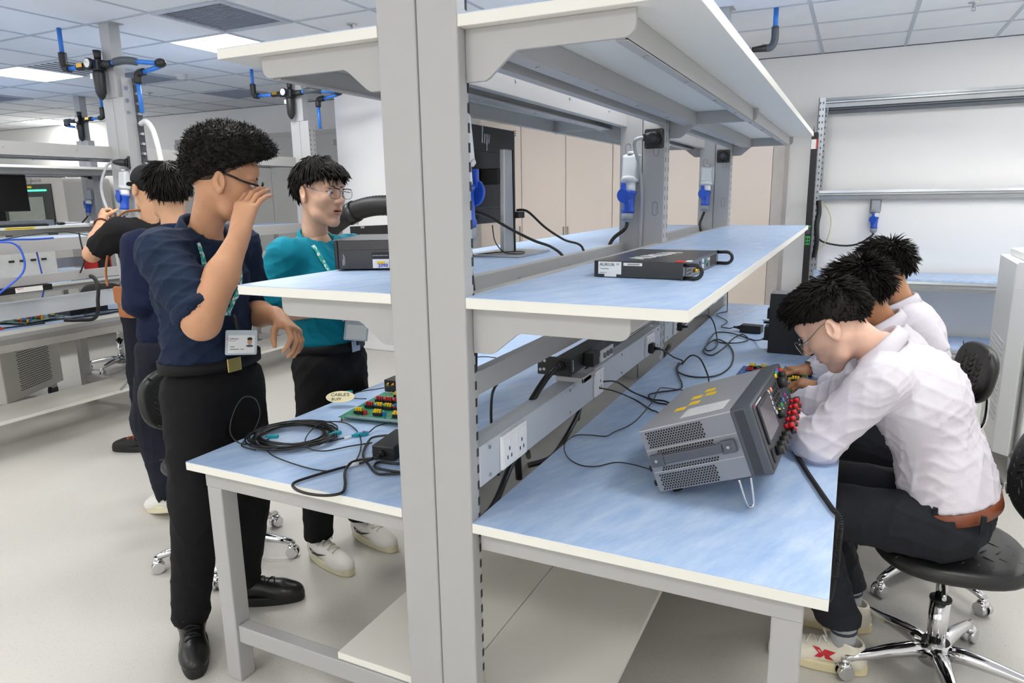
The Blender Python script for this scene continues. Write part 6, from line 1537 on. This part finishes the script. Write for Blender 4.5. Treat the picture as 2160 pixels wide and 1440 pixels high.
# ================================================================== three men seated at the right side of the bench
def seated(lab, loc, sk, headc, hyaw, hpitch, neck, chest, pel, shL, shR, armL, armR, shirtm, seed, sleeve_long=True, legs=None, hair=None, jaw=1.0, handL=None, handR=None, detail=True, belt_on=False, shirt_kw={}, eyes=True, hem=.10):
    t = person(lab, loc); fwd = (-1, 0, 0); HM = head_frame(headc, hyaw, hpitch)
    P_ = [build_head(np.array(neck) + V3(.02, 0, -.03), HM, jaw=jaw)]
    for sh_, (el, wr), hd, rt in ((shL, armL, handL, False), (shR, armR, handR, True)):
        P_.append(limb([sh_, el, wr], [.042, .039, .026], hand_args=dict(right=rt, **hd) if hd else None))
    S = SDF(*bbox([pel, neck, shL, shR], .12), .012); S.chain([neck, chest, pel], [.055, .09, .09], k=.05); S.cone(shL, shR, .04, .04, k=.04); v, q = S.mesh(); P_.append((v, q, 0))
    body_mesh(t, P_, sk)
    arms = []
    for sh_, (el, wr) in ((shL, armL), (shR, armR)):
        sh_, el, wr = map(lambda a: np.array(a, float), (sh_, el, wr))
        if sleeve_long: arms.append(([sh_, el, el * .4 + wr * .6, wr - unit(wr - el) * .005], [.074, .064, .056, .042], True))
        else: arms.append(([sh_, sh_ * .5 + el * .5], [.074, .066], True))
    hn = np.array(headc) + (np.array(neck) - np.array(headc)) * .35
    sh = shirt(t, shirtm, pel, chest, neck, shL, shR, fwd, arms, seed=seed, head=hn, **shirt_kw)
    collar(sh, shirtm, np.array(neck) + V3(-.004, 0, 0), hn, fwd, r=.066, hh=.042, vdepth=.04, openf=.35)
    if legs: trousers(t, cloth('charcoal_trousers', (33, 35, 41), bump=.5, bs=16, var=.1), np.array(pel) + V3(.0, 0, -.015), legs, fwd, 1.02, amp=.004, seed=seed, hem=hem)
    if hair: hair_mop(t, HM, seed, **hair)
    if eyes: eyes_brows(t, HM)
    return t, HM, sh
ws = cloth('white_shirt', (218, 213, 222), rough=.75, bump=.55, bs=13, var=.015)
flat = ((.25, .3, .2), (.3, .35, .2), (.35, .4, .25), (.4, .4, .25))
legsA = [([(1.17, .86, .56), (.80, .86, .565), (.945, .905, .135)], [.098, .080, .066]), ([(1.17, 1.04, .56), (.80, 1.08, .565), (.965, 1.15, .135)], [.098, .080, .066])]
t, HM, sh = seated('seated man in a white long-sleeved shirt nearest the camera at the right bench', (1.15, .95, 0), 'fair', (.848, .945, 1.125), 174, 40, (.985, .95, 1.06), (1.10, .955, .905), (1.205, .955, .61), (.99, .80, 1.0), (1.01, 1.105, 1.0),
       ((.835, .775, .805), (.715, .955, .785)), ((.86, 1.18, .815), (.735, 1.17, .785)), ws, 31, legs=legsA, hem=.17,
       hair=dict(crown=(-.06, 0, .10), out=.75, length=.03, droop=.15, front=.066, ear=.026, back=-.05, nn=1900, r=.0028, grow=.014, curl=.04, comb=(.05, 0, .12), side=.35, blobs=[((.03, 0, .103), (.066, .068, .034))]),
       handL=dict(d=(-.55, .8, -.05), n=(.2, .2, -.95), curls=flat), handR=dict(d=(-.9, -.3, -.05), n=(0, 0, -1), curls=flat),
       shirt_kw=dict(w=1.1, dep=1.2, amp=.0042, hem=((1.19, .955, .634), (.25, 0, -1)), belly=-.01, freq=66))
glasses(t, HM, M('silver_wire', (176, 172, 166), rough=.18, metal=1), r=.0011, w=.024, hgt=.022, tilt=-.004, temple=.0015)
belt(t, (1.194, .955, .622), (-.25, 0, 1), (-1, 0, -.25), .136, .176, M('brown_belt', (122, 62, 34), rough=.4, var=.12), h=.036, name='belt')
tr_ = [c for c in t.children if c.name.startswith('trousers')][0]
for a in (-1.9, -1.1, 1.2): part('belt_loop', MB().box(1.215 - .146 * math.cos(a) - .006, .955 + .184 * math.sin(a) - .006, .595, 1.215 - .146 * math.cos(a) + .006, .955 + .184 * math.sin(a) + .006, .65), tr_.data.materials[0], tr_)
tpart('wristband', MB().tube([tuple(V3(.70, .985, .785) + (V3(.82, .56, 0) * math.cos(a) + V3(0, 0, 1) * math.sin(a)) * .033) for a in np.linspace(0, 2 * PI, 20, endpoint=False)], .006, 6, closed=True), M('blue_band', (30, 80, 200), rough=.4), t, Matrix.Identity(4))
ck = M('cream_leather', (228, 222, 206), rough=.45, var=.03); cso = M('ivory_sole', (222, 210, 172), rough=.5); rd = M('logo_red_k', (200, 32, 44), rough=.5)
Kp = dense([(.018, .074), (.05, .074), (.056, .066), (.064, .074), (.085, .074), (.066, .060), (.078, .046), (.06, .046), (.05, .057), (.046, .046), (.022, .046), (.036, .058)], 3)
gs = M('grey_sock', (168, 170, 174), rough=.9, var=.08, scale=60)
for (x, y, a) in ((.952, .905, 181), (.968, 1.152, 186)):
    s_ = shoe(t, (x, y, 0), a, ck, cso, lace=M('white_lace', (232, 232, 228), rough=.8), sc=1.05, logo=Kp, logom=rd)
    so = part('sock', MB().tube([(x, y, .07), (x, y, .11), (x - .004, y, .17)], [.036, .038, .041], 16), gs, s_)
    part('sock_band', MB().tube([(x - .001, y, .138), (x - .002, y, .148)], [.041, .0415], 16), M('navy_band', (40, 46, 66)), so)
w2 = ws
legsB = [([(1.2, 1.57, .56), (.82, 1.57, .565), (.93, 1.58, .12)], [.095, .078, .065]), ([(1.2, 1.74, .56), (.82, 1.76, .565), (.93, 1.76, .12)], [.095, .078, .065])]
t, HM, sh = seated('middle seated man with spiky black hair, mostly hidden behind his neighbour', (1.2, 1.64, 0), 'brown', (.918, 1.60, 1.128), 176, 24, (1.015, 1.62, 1.02), (1.10, 1.63, .85), (1.21, 1.65, .60), (1.02, 1.47, .95), (1.03, 1.78, .95),
       ((.93, 1.43, .82), (.825, 1.46, .79)), ((.88, 1.82, .80), (.76, 1.75, .79)), w2, 41, legs=legsB,
       hair=dict(crown=(-.05, 0, .12), out=1.0, length=.048, droop=.05, front=.055, ear=.010, back=-.07, nn=1900, r=.003, grow=.014, curl=.06, comb=(.3, 0, .25), side=.6),
       handL=dict(d=(-.85, .05, .12), n=(-.2, .1, -.9), curls=((.6, .9, .6), (.7, .9, .6), (.7, .9, .6), (.8, .9, .6))), handR=dict(d=(-.8, -.5, 0), n=(0, 0, -1), curls=flat), shirt_kw=dict(amp=.004))
for x, y in ((.925, 1.585), (.925, 1.765)): shoe(t, (x, y, 0), 180, M('black_leather', (20, 20, 21)), M('black_rubber', (17, 17, 18)), sc=1.0, laces=False)
legsC = [([(1.25, 2.18, .56), (.87, 2.17, .565), (.98, 2.19, .12)], [.095, .078, .065]), ([(1.25, 2.36, .56), (.87, 2.38, .565), (.98, 2.37, .12)], [.095, .078, .065])]
t, HM, sh = seated('farthest seated man in a white short-sleeved shirt with a teal lanyard', (1.25, 2.26, 0), 'warm', (1.015, 2.205, 1.165), 170, 14, (1.10, 2.22, 1.015), (1.185, 2.235, .86), (1.265, 2.26, .60), (1.15, 2.05, .955), (1.14, 2.385, .955),
       ((1.30, 2.03, .745), (1.08, 2.0, .78)), ((1.06, 2.45, .80), (.85, 2.38, .79)), w2, 51, sleeve_long=False, legs=legsC,
       hair=dict(crown=(-.05, 0, .12), out=.9, length=.05, droop=.1, front=.06, ear=.02, back=-.04, nn=1700, r=.003, grow=.012, curl=.06, comb=(.3, 0, .1), side=.5),
       handL=dict(d=(-.9, .2, -.1), n=(0, 0, -1), curls=flat), handR=dict(d=(-.9, -.3, 0), n=(0, 0, -1), curls=flat), shirt_kw=dict(amp=.003))
glasses(t, HM, M('black_acetate', (16, 17, 20), rough=.25), r=.0022, w=.025, hgt=.019)
drape(t, 'lanyard', sh, [(1.085, 2.0, 1.06), (1.075, 2.0, 1.0), (1.065, 2.0, .93), (1.06, 2.0, .88)], .017, (0, 1, 0), M('teal_band', (40, 170, 165), rough=.6))
for x, y in ((.975, 2.19), (.975, 2.37)): shoe(t, (x, y, 0), 180, M('black_leather', (20, 20, 21)), M('black_rubber', (17, 17, 18)), sc=1.0, laces=False)

# ================================================================== two men by the left bench
def capped_man():
    t = person('man in a black T-shirt and black cap gripping a grey cable', (-2.98, 1.47, 0)); fwd = (-1, .15, 0)
    pel, chest, neck = V3(-2.95, 1.47, .92), V3(-2.92, 1.47, 1.22), V3(-2.90, 1.47, 1.41); shL, shR = V3(-2.92, 1.30, 1.365), V3(-2.89, 1.64, 1.365); HM = head_frame((-2.875, 1.48, 1.60), 168, 4)
    elL, wrL = V3(-3.10, 1.235, 1.235), V3(-3.285, 1.445, 1.405); elR, wrR = V3(-2.95, 1.72, 1.1), V3(-3.15, 1.70, 1.05)
    P_ = [build_head(neck + V3(.01, 0, -.03), HM)]
    P_.append(limb([shL, elL, elL * .5 + wrL * .5, wrL], [.048, .046, .043, .028], hand_args=dict(d=(-.55, .45, .7), n=(.3, .85, -.3), right=False, curls=((1.0, 1.4, .9), (1.1, 1.4, .9), (1.1, 1.4, .9), (1.1, 1.4, .9)), thumb=(.5, .5, .7), tcurl=.3)))
    P_.append(limb([shR, elR, wrR], [.045, .043, .028], hand_args=dict(d=(-.9, 0, -.3), n=(0, -1, -.2), right=True, curls=relaxed)))
    S = SDF(*bbox([pel, neck, shL, shR], .12), .012); S.chain([neck, chest, pel], [.055, .1, .1], k=.05); S.cone(shL, shR, .04, .04, k=.04); v, q = S.mesh(); P_.append((v, q, 0))
    body_mesh(t, P_, 'mid')
    bk = cloth('black_cotton', (20, 21, 24), bump=.1, bs=50, var=.1)
    shirt(t, bk, pel, chest, neck, shL, shR, fwd, [([shL, shL * .3 + elL * .7], [.082, .074], True), ([shR, shR * .4 + elR * .6], [.08, .074], True)], w=1.08, dep=1.12, seed=12, head=V3(-2.885, 1.475, 1.52), h=.008, hem=((0, 0, .88), (0, 0, -1)))
    trousers(t, cloth('dark_navy_trousers', (24, 27, 38)), pel + V3(0, 0, -.05), [([pel + V3(0, -.09, -.06), (-2.97, 1.37, .5), (-3.0, 1.36, .1)], [.1, .085, .07]), ([pel + V3(0, .09, -.06), (-2.97, 1.58, .5), (-2.98, 1.6, .1)], [.1, .085, .07])], fwd, 1.05, h=.009, top=((0, 0, .93), (0, 0, 1)))
    hair_mop(t, HM, 61, nn=500, front=.05, length=.02, out=.3, grow=.004, r=.003)
    S = SDF((-.14, -.11, -.02), (.14, .11, .16), .004); S.ell((-.01, 0, .05), (.106, .088, .092), k=.01); S.half((0, 0, .045), unit((.12, 0, -1))); v, q = S.mesh(); cm = cloth('cap_black', (30, 31, 34))
    cp = part('cap', np_mesh('cap', [(xf_np(v, HM), q, 0)], [cm]), None, t)
    br = [(.06 + .105 * math.cos(a), .078 * math.sin(a)) for a in np.linspace(-PI / 2, PI / 2, 14)]
    tpart('brim', MB().prism(br, 'z', .05, .055), cm, cp, HM @ Matrix.Rotation(.12, 4, 'Y')); tpart('cap_button', MB().ell((-.01, 0, .142), (.008, .008, .005)), cm, cp, HM)
    tpart('beard', MB().ell((.05, .0, -.098), (.03, .042, .018)), M('stubble', (92, 68, 54), rough=.8), t, HM)
    eyes_brows(t, HM)
    wm = tpart('wristwatch', MB().tube([tuple(wrL - unit(V3(-.185, .2, .17)) * .01 + (unit(np.cross((-.6, .6, .55), (0, 0, 1))) * math.cos(a) + unit(np.cross((-.6, .6, .55), np.cross((-.6, .6, .55), (0, 0, 1)))) * math.sin(a)) * .034) for a in np.linspace(0, 2 * PI, 20, endpoint=False)], .009, 6, closed=True, squash=.5), M('brown_strap', (96, 58, 40), rough=.5), t, Matrix.Identity(4))
    part('watch_case', MB().cyl((-3.30, 1.405, 1.40), (-3.315, 1.39, 1.405), .018, n=16), STEEL(), wm)
    og = M('orange_stripe', (232, 84, 40)); bs = M('black_mesh_shoe', (24, 24, 26), rough=.7)
    for p, a in (((-3.0, 1.36, 0), 205), ((-2.98, 1.6, 0), 175)):
        s_ = shoe(t, p, a, bs, M('black_rubber', (17, 17, 18)), lace=og, sc=1.05)
capped_man()
def dark_haired_man():
    t = person('man with short black hair half hidden behind the navy-shirted man', (-2.1, .88, 0)); fwd = (-.9, .45, 0)
    pel, chest, neck = V3(-2.06, .90, .88), V3(-2.02, .91, 1.18), V3(-2.0, .92, 1.38); shL, shR = V3(-2.07, .78, 1.33), V3(-1.95, 1.07, 1.33); HM = head_frame((-2.005, .925, 1.565), 150, 4)
    P_ = [build_head(neck + V3(.01, 0, -.03), HM)]
    P_.append(limb([shL, (-2.07, .74, 1.06), (-2.2, .90, 1.0)], [.042, .04, .026], hand_args=dict(d=(-.8, .5, -.1), n=(.2, .6, -.3), right=False, curls=relaxed)))
    P_.append(limb([shR, (-1.98, 1.10, 1.06), (-2.18, 1.15, .98)], [.042, .04, .026], hand_args=dict(d=(-.9, 0, -.1), n=(.2, -.6, -.3), right=True, curls=relaxed)))
    S = SDF(*bbox([pel, neck, shL, shR], .12), .012); S.chain([neck, chest, pel], [.055, .1, .1], k=.05); S.cone(shL, shR, .04, .04, k=.04); v, q = S.mesh(); P_.append((v, q, 0))
    body_mesh(t, P_, 'mid')
    nb = cloth('midnight_shirt', (22, 30, 58), bump=.1, bs=50)
    sh = shirt(t, nb, pel, chest, neck, shL, shR, fwd, [([shL, (-2.07, .75, 1.07), (-2.18, .88, 1.01)], [.072, .062, .045], True), ([shR, (-1.98, 1.09, 1.12)], [.072, .066], True)], w=1.0, seed=14, head=V3(-2.01, .92, 1.5), h=.008, hem=((0, 0, .80), (0, 0, -1)))
    collar(sh, nb, neck, V3(-2.008, .92, 1.5), fwd, r=.064)
    trousers(t, cloth('dark_navy_trousers', (24, 27, 38)), pel + V3(0, 0, -.05), [([pel + V3(0, -.08, -.06), (-2.16, .80, .48), (-2.03, .765, .13)], [.098, .083, .068]), ([pel + V3(0, .08, -.06), (-2.16, .98, .48), (-2.15, 1.0, .1)], [.098, .083, .068])], fwd, 1.0, h=.009, top=((0, 0, .88), (0, 0, 1)))
    hair_mop(t, HM, 71, crown=(-.045, 0, .12), out=.3, length=.055, droop=.35, front=.055, ear=.0, back=-.08, nn=1300, r=.0034, grow=.014, side=.8)
    eyes_brows(t, HM)
    wl = M('white_leather', (226, 224, 220), rough=.45, var=.03); cs = M('cream_sole', (214, 208, 180), rough=.55)
    shoe(t, (-2.035, .768, .035), 172, wl, cs, lace=wl, pitch=14, sc=1.05); shoe(t, (-2.15, 1.0, 0), 165, wl, cs, lace=wl, sc=1.05)
dark_haired_man()
t = thing('satchel', 'brown leather satchel hanging at the capped man\'s hip', 'bag', (-2.86, 1.285, .97))
lt = M('brown_leather', (158, 98, 54), rough=.42, var=.14, scale=14, bump=.05)
part('pouch', MB().prism(rrect(-3.0, .87, -2.87, 1.05, .02), 'y', 1.20, 1.262), lt, t, bevel=.01)
part('flap', MB().prism(rrect(-3.003, .955, -2.867, 1.055, .02), 'y', 1.188, 1.198), lt, t, bevel=.004)
part('zip_pull', MB().box(-2.94, 1.184, .93, -2.932, 1.188, .965), STEEL(), t)
part('strap', MB().tube(smooth_path([(-2.99, 1.23, 1.05), (-3.0, 1.24, 1.15), (-2.97, 1.27, 1.3), (-2.93, 1.33, 1.46), (-2.87, 1.46, 1.47), (-2.80, 1.58, 1.40)]), .008, 6, squash=.4), lt, t)

for _o in bpy.data.objects:
    if _o.parent and _o.parent.name.startswith('satchel') and _o.name.split('.')[0] in ('pouch', 'flap', 'zip_pull'): _o.data.transform(Matrix.Translation((.07, .03, 0)))
